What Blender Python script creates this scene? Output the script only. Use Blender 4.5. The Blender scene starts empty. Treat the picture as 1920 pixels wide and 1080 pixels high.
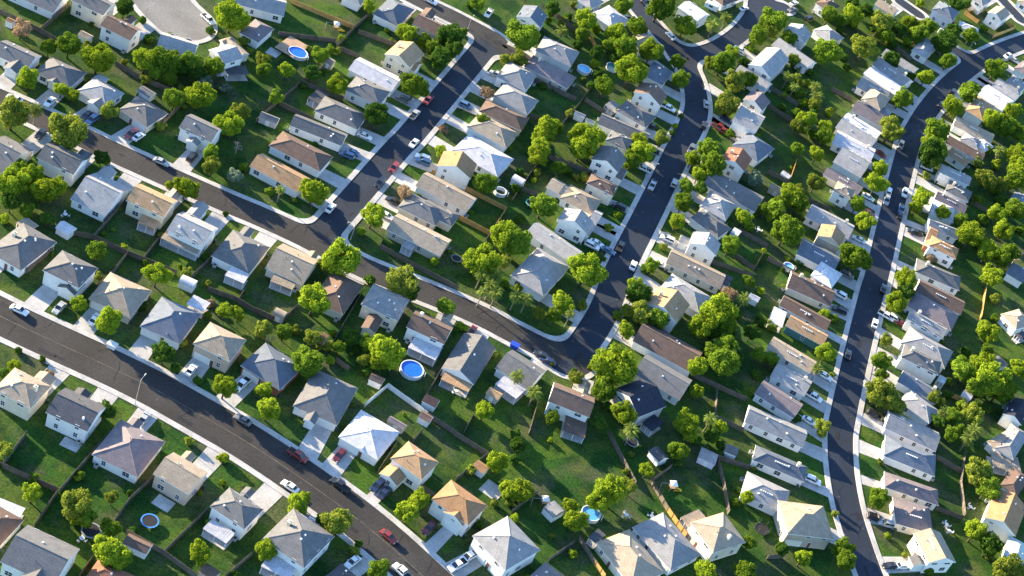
import bpy, math, random
import numpy as np
from mathutils import Vector, Matrix, Euler
SC=bpy.context.scene; COL=SC.collection
# ---------------------------------------------------------------- camera, sky, sun, exposure
FPX=3200.0; PITCH=39.0; ROLL=23.0; CAMH=310.0; CAM=(0.0,0.0,CAMH)     # FPX in pixels of a 1920 wide picture
cam=bpy.data.cameras.new('camera'); cam.sensor_fit='HORIZONTAL'; cam.sensor_width=36; cam.lens=36*FPX/1920; cam.clip_end=6000; cam.clip_start=1
co=bpy.data.objects.new('camera',cam); COL.objects.link(co); co.location=CAM
CR=Matrix.Rotation(math.radians(90-PITCH),3,'X')@Matrix.Rotation(math.radians(ROLL),3,'Z'); co.rotation_euler=CR.to_euler(); SC.camera=co
SUN_AZ=math.radians(158); SUN_EL=math.radians(14)                    # azimuth of the sun, counter-clockwise from +X
w=bpy.data.worlds.new('World'); SC.world=w; w.use_nodes=True; nt=w.node_tree
sky=nt.nodes.new('ShaderNodeTexSky'); sky.sky_type='NISHITA'; sky.sun_disc=False; sky.ozone_density=3.2; sky.dust_density=.4; sky.sun_elevation=SUN_EL; sky.sun_rotation=math.pi/2-SUN_AZ+2*math.pi
nt.links.new(sky.outputs[0],nt.nodes['Background'].inputs[0]); nt.nodes['Background'].inputs[1].default_value=0.12
sl=bpy.data.lights.new('sun','SUN'); sl.energy=5.0; sl.angle=math.radians(.5); sl.color=(1,.81,.53)
so=bpy.data.objects.new('sun',sl); COL.objects.link(so)
so.rotation_euler=Vector((-math.cos(SUN_AZ)*math.cos(SUN_EL),-math.sin(SUN_AZ)*math.cos(SUN_EL),-math.sin(SUN_EL))).to_track_quat('-Z','Y').to_euler()
SC.view_settings.view_transform='Standard'; SC.view_settings.look='None'; SC.view_settings.exposure=2.3; SC.view_settings.gamma=1
SC.cycles.max_bounces=6; SC.cycles.diffuse_bounces=3; SC.cycles.transmission_bounces=3; SC.cycles.transparent_max_bounces=4
def at(x,y,z=0.0):
    """where the line of sight through picture point (x,y) meets height z"""
    d=CR@Vector(((x-960)/FPX,-(y-540)/FPX,-1)); t=(z-CAMH)/d.z
    return (d.x*t,d.y*t,z)
def project(x,y,z):
    c=CR.transposed()@Vector((x-CAM[0],y-CAM[1],z-CAM[2])); return (960+FPX*c.x/-c.z,540-FPX*c.y/-c.z)
def tiled(txt):
    out=[]; off=(0,0)
    for t in txt.split():
        if t[0]=='@': off=(int(t[1])*480,int(t[2])*270)
        else: x,y=t.split(','); out.append((off[0]+float(x)/4,off[1]+float(y)/4))
    return out
WALK=1.6; HAZE=0; TREE_SC=1.02; SMALL_PX=52
# ---------------------------------------------------------------- materials
M={}
def mat(name,col,rough=.8,var=.12,vs=.6,fine=.12,fs=7.0,rnd=.0,spec=.3,metal=0,bump=0.0,streak=0):
    m=bpy.data.materials.new(name); m.use_nodes=True; n=m.node_tree; b=n.nodes['Principled BSDF']; L=n.links.new
    b.inputs['Roughness'].default_value=rough; b.inputs['Metallic'].default_value=metal; b.inputs['Specular IOR Level'].default_value=spec
    tc=n.nodes.new('ShaderNodeTexCoord'); src=tc.outputs['Object']
    def noise(scale,amp,det=3,vec=None):
        t=n.nodes.new('ShaderNodeTexNoise'); t.inputs['Scale'].default_value=scale; t.inputs['Detail'].default_value=det; L(vec or src,t.inputs['Vector'])
        r=n.nodes.new('ShaderNodeMapRange'); r.inputs[1].default_value=.3; r.inputs[2].default_value=.7; r.inputs[3].default_value=1-amp; r.inputs[4].default_value=1+amp; L(t.outputs[0],r.inputs[0]); return r.outputs[0],t
    def mul(a,bb):
        k=n.nodes.new('ShaderNodeMath'); k.operation='MULTIPLY'; L(a,k.inputs[0]); L(bb,k.inputs[1]); return k.outputs[0]
    f,_=noise(vs,var); g,tn=noise(fs,fine,2); v=mul(f,g)
    if rnd:
        oi=n.nodes.new('ShaderNodeObjectInfo'); r=n.nodes.new('ShaderNodeMapRange'); r.inputs[3].default_value=1-rnd; r.inputs[4].default_value=1+rnd; L(oi.outputs['Random'],r.inputs[0]); v=mul(v,r.outputs[0])
    if streak:
        mp=n.nodes.new('ShaderNodeMapping'); mp.inputs['Scale'].default_value=(.35,3.2,.35); L(src,mp.inputs[0]); s,_=noise(1.0,streak,2,mp.outputs[0]); v=mul(v,s)
    c=n.nodes.new('ShaderNodeVectorMath'); c.operation='SCALE'; c.inputs[0].default_value=col; L(v,c.inputs['Scale']); L(c.outputs[0],b.inputs['Base Color'])
    if bump:
        bp=n.nodes.new('ShaderNodeBump'); bp.inputs['Strength'].default_value=bump; bp.inputs['Distance'].default_value=.05; L(tn.outputs[0],bp.inputs['Height']); L(bp.outputs[0],b.inputs['Normal'])
    M[name]=m; return m
ROOFC=dict(g=(.125,.125,.13),G=(.075,.075,.085),l=(.25,.248,.255),w=(.45,.45,.49),b=(.13,.088,.07),t=(.33,.21,.12),o=(.29,.165,.085),k=(.29,.235,.18),u=(.105,.125,.16),d=(.02,.024,.04),r=(.22,.095,.06),p=(.16,.135,.145),e=(.42,.5,.5))
for k,c in ROOFC.items(): mat('roof_'+k,c,.85,.13,.5,.26,4.2,.14,.25,0,.35,.07)
WALLC=dict(W=(.72,.71,.69),C=(.66,.58,.46),B=(.46,.40,.33),P=(.55,.42,.33),R=(.24,.09,.06),T=(.06,.16,.16),L=(.60,.60,.70),G=(.42,.42,.42))
for k,c in WALLC.items(): mat('wall_'+k,c,.8,.06,.7,.05,6,.06,.3)
mat('trim',(.72,.72,.72),.6,.05,1,.04,5); mat('door',(.16,.07,.045),.5); mat('garage',(.70,.69,.66),.6,.05,.8,.04,5,.08)
mat('vent_dark',(.12,.12,.12)); mat('concrete',(.37,.36,.35),.9,.2,.25,.14,2.2,.07,.2,0,.1)
mat('asphalt_navy',(.0105,.018,.034),.82,.34,.08,.28,1.6,0,.35,0,.2,.0); mat('asphalt_brown',(.029,.0275,.028),.85,.3,.09,.25,1.4,0,.3,0,.2); mat('asphalt_grey',(.17,.165,.16),.9,.18,.10,.15,1.4,0,.3,0,.2)  # navy is the same street asphalt with blue shade put into its colour
mat('patch',(.012,.013,.018),.8,.2,.6,.2,4); mat('seal',(.008,.008,.010),.5); mat('manhole',(.05,.048,.045),.6,.1,1,.3,12); mat('yellow_line',(.13,.11,.08),.8,.4,.5,.4,2)
mat('bin_green',(.03,.06,.04),.5); mat('unit',(.34,.35,.35),.6); mat('plastic_white',(.66,.66,.66),.5); mat('bark',(.10,.075,.055),.9,.2,4,.2,14); mat('palm_bark',(.24,.19,.14),.9,.2,4,.2,14); mat('bare',(.30,.25,.21),.9); mat('dead_frond',(.22,.16,.09),.9)
mat('rubber',(.018,.018,.018),.7); mat('metal',(.5,.5,.52),.35,.05,1,.05,5,0,.5,.7); mat('lamp_pole',(.42,.41,.38),.5); mat('mesh_black',(.015,.016,.02),.8)
mat('fence_f',(.125,.105,.085),.9,.2,.5,.25,5,.12); mat('fence_n',(.46,.27,.09),.85,.15,.5,.2,5,.08); mat('fence_w',(.66,.65,.62),.8,.12,.5,.1,5); mat('deck',(.36,.24,.16),.85,.15,.6,.15,5)
mat('pool_wall',(.55,.58,.62),.5,.05); mat('tramp_U',(.05,.20,.50),.6); mat('tramp_G',(.2,.21,.22),.6); mat('tramp_T',(.10,.32,.28),.6); mat('yellow',(.65,.42,.03),.4); mat('blue',(.02,.06,.42),.5)
for k,c in dict(W=(.74,.74,.74),S=(.36,.37,.38),K=(.016,.016,.019),G=(.12,.125,.13),U=(.06,.13,.24),N=(.015,.025,.07),R=(.22,.028,.022),M=(.10,.012,.018)).items():
    m=mat('car_'+k,c,.28,.02,1,.02,5,0,.5); m.node_tree.nodes['Principled BSDF'].inputs['Coat Weight'].default_value=.6
mat('glass',(.022,.028,.036),.08,.1,1,.1,5,0,.5); mat('lamp_glass',(.7,.7,.68),.15); mat('tail',(.35,.02,.02),.2)
for k,c in dict(L=(.16,.42,.66),D=(.06,.17,.20),B=(.015,.12,.60),C=(.09,.34,.68)).items(): mat('water_'+k,c,.06,.06,.8,.04,4,0,.5,0,.06)
def leaf(name,col,col2):
    m=bpy.data.materials.new(name); m.use_nodes=True; n=m.node_tree; L=n.links.new; n.nodes.remove(n.nodes['Principled BSDF']); out=n.nodes['Material Output']
    a=n.nodes.new('ShaderNodeAttribute'); a.attribute_name='tint'; mx=n.nodes.new('ShaderNodeMix'); mx.data_type='RGBA'; mx.inputs[6].default_value=(*col,1); mx.inputs[7].default_value=(*col2,1); L(a.outputs['Fac'],mx.inputs[0])
    oi=n.nodes.new('ShaderNodeObjectInfo'); r=n.nodes.new('ShaderNodeMapRange'); r.inputs[3].default_value=.78; r.inputs[4].default_value=1.22; L(oi.outputs['Random'],r.inputs[0])
    s=n.nodes.new('ShaderNodeVectorMath'); s.operation='SCALE'; L(mx.outputs[2],s.inputs[0]); L(r.outputs[0],s.inputs['Scale'])
    d=n.nodes.new('ShaderNodeBsdfDiffuse'); t=n.nodes.new('ShaderNodeBsdfTranslucent'); L(s.outputs[0],d.inputs[0]); L(s.outputs[0],t.inputs[0])
    k=n.nodes.new('ShaderNodeMixShader'); k.inputs[0].default_value=.36; L(d.outputs[0],k.inputs[1]); L(t.outputs[0],k.inputs[2]); L(k.outputs[0],out.inputs[0]); M[name]=m
leaf('leaf_b',(.105,.185,.014),(.29,.365,.026)); leaf('leaf_m',(.06,.125,.014),(.19,.28,.025)); leaf('leaf_d',(.03,.08,.015),(.09,.165,.022)); leaf('leaf_y',(.13,.18,.024),(.24,.28,.04)); leaf('leaf_c',(.11,.17,.11),(.18,.23,.16)); leaf('leaf_o',(.26,.19,.11),(.36,.25,.16)); leaf('leaf_p',(.14,.19,.04),(.2,.24,.06))
def ground():
    m=bpy.data.materials.new('ground'); m.use_nodes=True; n=m.node_tree; L=n.links.new; b=n.nodes['Principled BSDF']; b.inputs['Roughness'].default_value=1; b.inputs['Specular IOR Level'].default_value=.1
    tc=n.nodes.new('ShaderNodeTexCoord'); P=tc.outputs['Object']
    def noise(s,d=3): t=n.nodes.new('ShaderNodeTexNoise'); t.inputs['Scale'].default_value=s; t.inputs['Detail'].default_value=d; L(P,t.inputs['Vector']); return t.outputs[0]
    def rng(v,a,bb,c,d): r=n.nodes.new('ShaderNodeMapRange'); r.inputs[1].default_value=a; r.inputs[2].default_value=bb; r.inputs[3].default_value=c; r.inputs[4].default_value=d; L(v,r.inputs[0]); return r.outputs[0]
    def mix(f,c1,c2):
        x=n.nodes.new('ShaderNodeMix'); x.data_type='RGBA'; L(f,x.inputs[0])
        for i,c in ((6,c1),(7,c2)):
            if isinstance(c,tuple): x.inputs[i].default_value=(*c,1)
            else: L(c,x.inputs[i])
        return x.outputs[2]
    vo=n.nodes.new('ShaderNodeTexVoronoi'); vo.inputs['Scale'].default_value=.062; L(P,vo.inputs['Vector']); sx=n.nodes.new('ShaderNodeSeparateColor'); L(vo.outputs['Color'],sx.inputs[0])
    g=mix(rng(noise(.09),.35,.65,0,1),(.010,.042,.009),(.034,.098,.014))          # lush and pale turf
    g=mix(rng(sx.outputs[0],.35,1,0,.55),g,(.055,.10,.020))                        # drier yards
    g=mix(rng(sx.outputs[1],.6,.8,0,.45),g,(.060,.072,.030))                       # dull olive yards
    g=mix(rng(sx.outputs[2],.66,.85,0,.5),g,(.075,.135,.012))                     # bright mown yards
    g=mix(rng(noise(.085,9),.50,.66,0,.75),g,(.085,.088,.052))                       # worn earth
    g=mix(rng(noise(.16,8),.50,.66,0,.65),g,(.085,.115,.018))
    g=mix(rng(noise(.35,6),.5,.75,0,.75),g,(.016,.036,.012))
    f=rng(noise(1.6,6),.3,.7,.45,1.2); s=n.nodes.new('ShaderNodeVectorMath'); s.operation='SCALE'; L(g,s.inputs[0]); L(f,s.inputs['Scale']); L(s.outputs[0],b.inputs['Base Color'])
    bp=n.nodes.new('ShaderNodeBump'); bp.inputs['Strength'].default_value=.5; bp.inputs['Distance'].default_value=.12; L(noise(3.5,4),bp.inputs['Height']); L(bp.outputs[0],b.inputs['Normal']); M['ground']=m
ground()
# ---------------------------------------------------------------- what stands where (picture points, in quarters of a pixel per 480x270 tile)
ROADS={  # navy streets carry their shade in the asphalt colour, brown ones are sunlit
 'D':(12.2,'brown','@02 -330,40 0,212 300,355 1040,690 1500,950 @13 0,112 640,555 980,830 1250,1080 1500,1310'),
 'E':(8.8,'brown','@00 -300,620 0,745 @01 640,-40 785,35 1230,235 1755,465 @11 0,530 350,690 640,840 @12 800,-145 1290,40 1700,215 @22 0,335 270,470 480,560'),
 'B':(8.8,'navy','@22 400,560 500,470 600,330 700,160 @21 800,950 1060,445 1270,0 @20 1330,980 1385,850 1385,720 1345,570 1270,430'),
 'G':(8.0,'navy','@20 1275,430 1095,235 930,40 820,-100'),
 'H':(7.6,'navy','@20 1290,400 1450,400 1620,325 1765,205 1860,40 1900,-60 2000,-200'),
 'A':(8.4,'navy','@11 490,690 620,540 760,380 1090,0 @10 1125,1060 1720,350'),
 'F':(8.4,'brown','@10 1100,-60 1300,45 1480,130 1680,235 1800,300 1850,360 1990,440'),
 'C':(8.0,'navy','@33 860,1280 770,1080 680,830 590,540 545,250 540,60 @32 545,1030 665,490 785,0 @31 800,1060 940,450 1055,0 @30 1090,1000 1210,800 1400,590 1620,430 1920,310 2200,230'),
 'S':(6.0,'navy','@30 1500,440 1400,375 1330,330'),
 'T':(19,'grey','@00 1120,-160 1230,40 1370,170'),
 'U':(7,'navy','@30 -60,40 60,70 120,60'),
 'V':(6,'navy','@30 1000,20 1130,110'),
 'W':(6,'navy','@30 1740,-20 1900,150'),
}
LAMPS=[(253,758,267,714),(657,450,669,420),(1282,79,1292,56),(1815,95,1825,78),(877,54,885,36),(1210,330,1225,305),(272,42,276,12)]
HOUSE_DATA='''
@00
TL 2.8 x g W -30 -95 400 100 520 -10
TL 5.2 x g C 530 0 775 118 875 35
TL 5.2 x b W 745 190 975 303 1075 228
+ 2.8 y b W 905 150 960 185 1035 150
TL 4.5 x l W 1165 355 1445 432 1500 320
+ 3 h l W 1310 330 1400 350 1450 310
TL 5.2 y l W 1525 365 1685 465 1865 445
+ 2.8 y k W 1640 320 1700 335 1770 290
c 2.6 G 1690 500 1698 565 1858 550
TL 3 h p W 1765 245 1930 305 2085 215
EU 3 x g W -60 400 205 525 310 420
+ 2.8 y g W 30 505 125 560 200 480
EU 2.9 h g W 255 540 520 665 650 545
+ 2.7 y g W 345 600 430 640 500 590
EU 2.9 h l W 565 680 790 800 940 700
+ 2.8 h l W 690 600 775 632 815 580
+ 2.7 y l W 660 780 770 830 800 760
EU 2.9 h g C 895 820 1105 960 1255 850
+ 2.7 x k W 980 770 1060 800 1110 755
EU 4.6 x g W 1345 955 1585 1072 1670 965
+ 2.8 y l W 1405 1060 1490 1110 1535 1020
@10
TL 3.2 x l W -195 30 195 110 250 0
TP 2.9 h u W 875 105 1065 200 1190 72
TP 2.9 x b B 1165 180 1370 275 1440 200
+ 2.7 y b B 1225 100 1310 140 1365 100
AL 5.2 y t C 955 405 1150 502 1272 405
+ 2.7 x t C 1150 520 1195 540 1235 470
AL 2.8 x w W 690 520 1020 685 1105 590
AL 3.6 h g W 658 672 920 790 1015 690
AL 2.9 h g W 445 830 765 980 830 860
c 2.5 G 395 735 480 790 545 715
AL 2.9 x g W 235 940 635 1085 705 1005
AR 3.6 h l W 1800 575 2020 685 2110 560
AR 3 h l W 1770 720 2030 855 2125 755
AR 2.9 h b B 1655 835 1985 975 2060 890
AR 2.9 h k W 1565 950 1870 1100 1985 1000
TP 2.9 h l W 640 -20 780 45 825 -15
@20
TP 4.6 y u W 0 125 200 190 300 120
TP 2.9 h l W 490 5 590 72 690 15
BL 2.9 h w W 605 100 755 218 870 150
BL 4.2 y k W 885 295 965 345 1075 310
AR 2.9 h l W 170 378 440 497 512 390
AR 2.9 h p B 80 495 410 660 490 580
BL 3 h u W 1000 560 1140 650 1190 540
BL 5.3 y b W 915 690 1115 792 1160 720
BL 2.9 h g W 770 825 1000 950 1090 880
c 2.5 l 705 790 760 840 800 790
BL 2.8 x g W 635 925 1000 1080 1040 1005
BL 4.6 h g W 695 1050 860 1125 912 1055
TP 4.6 x w W 1225 50 1390 150 1500 115
TP 2.9 h b W 1500 -15 1580 42 1700 0
BR 3 x l W 1680 545 1900 700 1935 630
BR 5.3 y p W 1705 740 1870 812 1965 770
BR 4.6 x l W 1662 900 1835 1000 1890 880
BR 2.9 h u W 1635 1080 1840 1200 1985 1120
@30
BR 5.2 y l W -130 480 30 590 140 450
TP 4 h b W 350 20 450 90 545 50
TP 4 x k W 785 30 930 112 995 80
TP 4.8 h u L 1215 70 1375 150 1450 92
TP 4 h w W 1400 200 1560 245 1612 215
TP 5.2 y k W 1635 90 1745 152 1828 110
TP 5 h l W 1540 0 1600 42 1665 0
TP 3 h l W 300 215 460 310 605 295
TP 4.8 y l W 120 230 275 325 325 262
TP 2.8 x l W 40 340 290 532 352 468
CL 2.9 h l W 1075 370 1190 432 1285 345
CL 2.8 x l W 855 402 1090 550 1128 520
CL 2.8 x l W 795 482 1015 660 1075 612
CL 2.8 x w W 730 550 975 730 1022 672
CL 2.8 x l W 665 645 880 762 912 692
CL 5.2 h k C 710 740 850 832 907 742
+ 2.7 h l W 830 820 900 880 925 840
CL 2.8 x p W 610 822 860 945 925 885
CL 2.8 x w W 545 905 800 1060 852 1000
CL 2.8 x l W 510 950 770 1110 820 1050
CR 2.8 h p W 1850 510 1930 560 1990 510
CR 4.5 h l W 1755 622 1880 692 1960 640
CR 2.8 x l W 1690 640 1860 755 1900 700
CR 2.8 x w W 1580 705 1765 838 1830 760
CR 3.8 h t W 1475 818 1612 892 1705 805
CR 2.9 x k W 1370 935 1665 1062 1708 1010
CR 2.9 h l W 1430 1042 1570 1112 1620 1070
FR 2.9 h k W 1880 20 1930 50 1980 10
@01
EL 2.9 x g C -200 120 35 228 270 50
EL 4.8 x g W 268 102 552 228 672 112
+ 2.9 h g W 560 75 640 118 705 80
EL 2.9 x l W 535 412 790 545 975 335
+ 2.9 y l W 700 245 800 290 880 210
EL 4.9 x t C 943 422 1228 552 1335 425
+ 3.2 y k C 1250 390 1320 432 1370 365
c 2.6 t 1035 590 1165 640 1195 575
EL 4.6 x l W 1250 642 1520 770 1640 632
+ 2.9 y l W 1385 510 1480 560 1580 480
c 2.6 k 1205 705 1478 828 1520 770
EL 2.9 h g W 1590 838 1868 980 2020 775
+ 2.7 y g W 1785 690 1860 730 1900 650
c 2.6 w 1690 985 1830 1050 1870 975
@11
AL 2.9 h b W 85 10 475 200 590 95
AL 2.9 x t W -65 165 310 352 425 262
AR 2.9 h w W 1440 45 1800 225 1960 115
AR 5.2 y o W 1330 165 1598 245 1685 148
AR 2.8 x k W 1190 312 1575 508 1665 405
AR 2.9 h g C 1065 472 1345 618 1430 500
+ 2.8 h g C 1370 575 1470 615 1530 530
AR 2.9 x k B 975 640 1380 842 1470 720
c 2.5 l 1095 765 1170 810 1200 750
EL 2.9 x k C 75 930 350 1065 470 870
+ 2.8 y k C 365 850 420 875 478 830
c 2.5 k 100 1030 270 1090 310 1035
@21
BL 5.3 y g W 600 112 800 215 858 112
+ 2.8 x g W 770 250 830 275 866 195
BL 4.6 h b C 555 285 762 378 800 328
BL 2.9 h k W 345 402 590 520 685 432
+ 2.8 x k W 256 325 350 375 405 300
BL 5.3 y l W 338 562 560 665 618 590
+ 2.7 x l W 560 600 620 615 690 510
BL 2.9 x l W 110 662 442 890 525 812
BL 3 h l W -10 980 240 1130 430 930
+ 2.9 x u W 95 860 330 935 430 880
BR 5.3 y r W 1570 115 1745 205 1800 115
BR 2.8 x g W 1440 298 1830 512 1885 402
BR 2.9 h l W 1390 462 1600 560 1700 462
BR 2.9 h g W 1320 545 1545 690 1660 640
c 2.5 w 1645 660 1695 695 1718 655
BR 5.3 y l W 1320 742 1530 832 1572 752
+ 2.7 x l W 1250 725 1320 775 1345 720
BR 2.9 x k C 1150 890 1560 1082 1605 982
c 2.5 G 1570 1040 1620 1075 1652 1005
@31
CL 2.8 x w W 475 -10 765 130 812 45
CL 2.8 x l W 470 125 690 232 798 142
CL 2.8 x p C 400 222 670 370 725 330
CL 4.8 h k W 480 342 618 408 662 352
CL 2.9 x l W 275 542 600 702 655 618
CL 5.2 y t B 365 682 545 768 582 692
CL 2.9 x u W 205 815 490 950 548 852
CL 3.8 h w W 320 980 480 1075 555 982
CL 2.8 x b C 125 1068 460 1200 512 1100
CR 2.9 x b W 1325 -15 1600 130 1628 82
CR 2.8 h t W 1330 65 1480 162 1525 130
CR 4.8 x l W 1265 205 1500 292 1537 250
CR 3.8 h g W 1325 342 1500 430 1537 365
CR 2.8 x p W 1240 412 1470 520 1495 462
CR 2.9 h w W 1205 512 1380 572 1415 485
CR 2.9 x l W 1180 625 1412 692 1440 640
CR 4.8 h o W 1198 758 1405 852 1440 792
+ 2.8 x o R 1155 700 1215 735 1300 660
CR 2.9 h g W 1095 952 1430 1085 1455 1002
FR 2.9 h u W 1800 422 1900 472 1965 402
FR 2.9 x u W 1765 967 1900 1032 1980 960
FR 2.8 h w W 1560 0 1620 52 1680 12
@02
DU 3 h g W -60 -280 160 -95 388 -345
c 2.5 k 100 -490 210 -430 310 -465
DU 4.9 h g W 315 -135 590 0 740 -150
+ 3 y g W 430 -10 560 60 640 -30
DU 2.9 h k B 655 80 975 220 1145 20
DU 2.9 h u W 1025 290 1340 405 1530 190
+ 2.7 y u W 1205 340 1300 385 1350 300
c 2.5 w 1395 118 1522 178 1582 112
DU 4.9 h k P 1430 418 1718 542 1865 387
DU 3.1 h u R 1820 580 2100 780 2265 590
DL 4.9 h k C -60 762 225 900 395 737
+ 2.9 y k C 250 665 365 735 425 690
DL 4.9 x G W 340 932 655 1078 800 890
+ 2.9 y G W 535 800 640 850 690 795
@12
EL 2.9 h b C 420 85 655 207 800 -20
+ 2.7 y o C 640 60 690 90 730 45
EL 4.8 h l C 780 122 1060 242 1160 87
+ 2.8 y b C 755 285 870 325 985 245
EL 4.8 x b W 1125 292 1410 422 1482 292
+ 2.9 y k W 1385 210 1440 250 1492 215
c 2.6 w 1140 445 1345 542 1402 445
EL 2.9 y g W 1405 600 1640 738 1785 455
c 2.5 t 1380 685 1588 778 1640 700
DU 2.9 h g W 230 892 590 1002 810 742
+ 2.7 y g W 340 985 430 1020 500 950
DU 3 h w W 585 1120 905 1270 1110 1080
+ 2.8 y w W 735 1190 850 1245 900 1180
@22
EL 2.9 x g W -125 600 130 765 255 622
c 2.5 w -130 720 30 830 110 760
EL 5.2 x b W 265 852 577 967 627 822
+ 2.9 y k W 490 725 560 775 600 735
c 2.6 b 380 1070 545 1120 570 1000
BR 2.9 h l W 1080 0 1400 170 1522 78
BR 5.2 y t W 1025 112 1245 272 1312 132
BR 2.9 x b W 905 392 1348 630 1430 485
EL 2.9 x g W 920 640 1260 852 1342 692
EL 5 y d G 780 765 950 985 1140 880
c 2.5 d 975 1010 1050 1075 1140 1010
@32
CL 2.8 x b W 85 118 440 308 470 255
CL 3 x t T 140 262 420 415 442 370
c 2.5 w 0 255 100 292 150 180
CL 2.8 x k W -30 442 310 622 385 560
CL 2.8 x l W 15 658 275 803 332 708
CL 2.8 x p W -130 782 190 950 292 882
CL 2.8 x l W -172 995 265 1192 285 1075
CR 2.9 x b W 1100 25 1445 192 1475 105
CR 2.9 h p W 1050 125 1380 320 1425 215
CR 4.6 x l W 1040 222 1312 372 1345 312
CR 2.9 h l W 1000 405 1330 600 1385 485
CR 4.8 h g W 990 512 1275 642 1308 562
c 2.4 w 1265 690 1320 720 1345 680
CR 2.9 x u W 945 692 1250 850 1325 792
CR 2.9 h l W 970 840 1210 1002 1300 935
CR 2.9 x l L 870 1042 1255 1212 1285 1092
FR 3.6 h k W 1745 195 1860 312 1995 272
c 2.4 G 1855 345 1890 385 1950 360
FR 4.5 y d W 1740 942 1890 1012 1990 900
FR 3 h k W 1615 1150 1730 1220 1935 1150
@03
DL 3 h p W 688 168 1030 342 1240 72
+ 2.8 y p W 935 -60 1020 -20 1090 -65
DL 4.9 x k P 1150 312 1412 472 1560 305
+ 2.9 y k P 1320 165 1400 215 1500 205
DL 4.9 h g W 1565 557 1830 722 1985 582
+ 2.9 y g W 1790 430 1860 480 1930 470
c 2.6 w 1515 725 1695 832 1772 760
BL2 2.9 h b W -200 740 0 880 160 660
c 2.6 w -60 560 145 642 192 572
BL2 4.8 x g W 0 972 400 1160 600 877
+ 4.5 y g W 150 1080 330 1165 420 1080
BL2 2.9 h r R 590 1085 950 1190 1100 1090
@13
DU 5.2 h t W 1005 197 1240 357 1377 227
+ 2.8 y t W 920 305 1050 405 1122 350
DU 5.2 h o W 1310 502 1590 697 1742 552
+ 4.6 y o W 1400 610 1560 700 1610 640
DU 5.2 h l W 1645 782 1870 1060 2112 880
DL 4.9 h g W 58 802 362 1032 577 782
c 2.6 w 25 1010 250 1100 320 1010
DL 2.9 h G W 480 1095 630 1185 795 1095
@23
DU 2.9 h p W 80 1095 265 1200 440 1100
BC 2.9 h k C 615 822 895 1150 1160 1060
c 2.4 G 575 790 630 840 700 770
BC 2.9 h l W 930 722 1190 1067 1392 912
BC 5 h k C 1350 682 1505 917 1742 822
c 2.5 k 1270 642 1330 720 1460 650
CL 2.9 h u W 1785 195 2190 345 2235 275
CL 2.9 h l W 1690 455 2030 580 2110 450
@33
BC 5 h k B 80 517 142 767 487 800
CR 2.9 h u W 865 168 1250 322 1262 185
CR 2.9 h p W 870 400 1275 532 1278 445
CR 3 h p C 958 672 1240 757 1210 580
CR 5 x k W 1095 752 1220 977 1405 982
+ 2.8 x g W 1050 945 1105 1015 1195 992
FR 3.4 h l W 1700 120 1840 210 1960 20
c 2.6 k 1670 270 1880 292 1895 180
FR 3 h b W 1710 400 1850 470 1990 350
FR 4.6 y o W 1570 645 1830 742 1990 560
FR 3 h e W 1715 965 1890 1012 2005 850
'''
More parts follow.
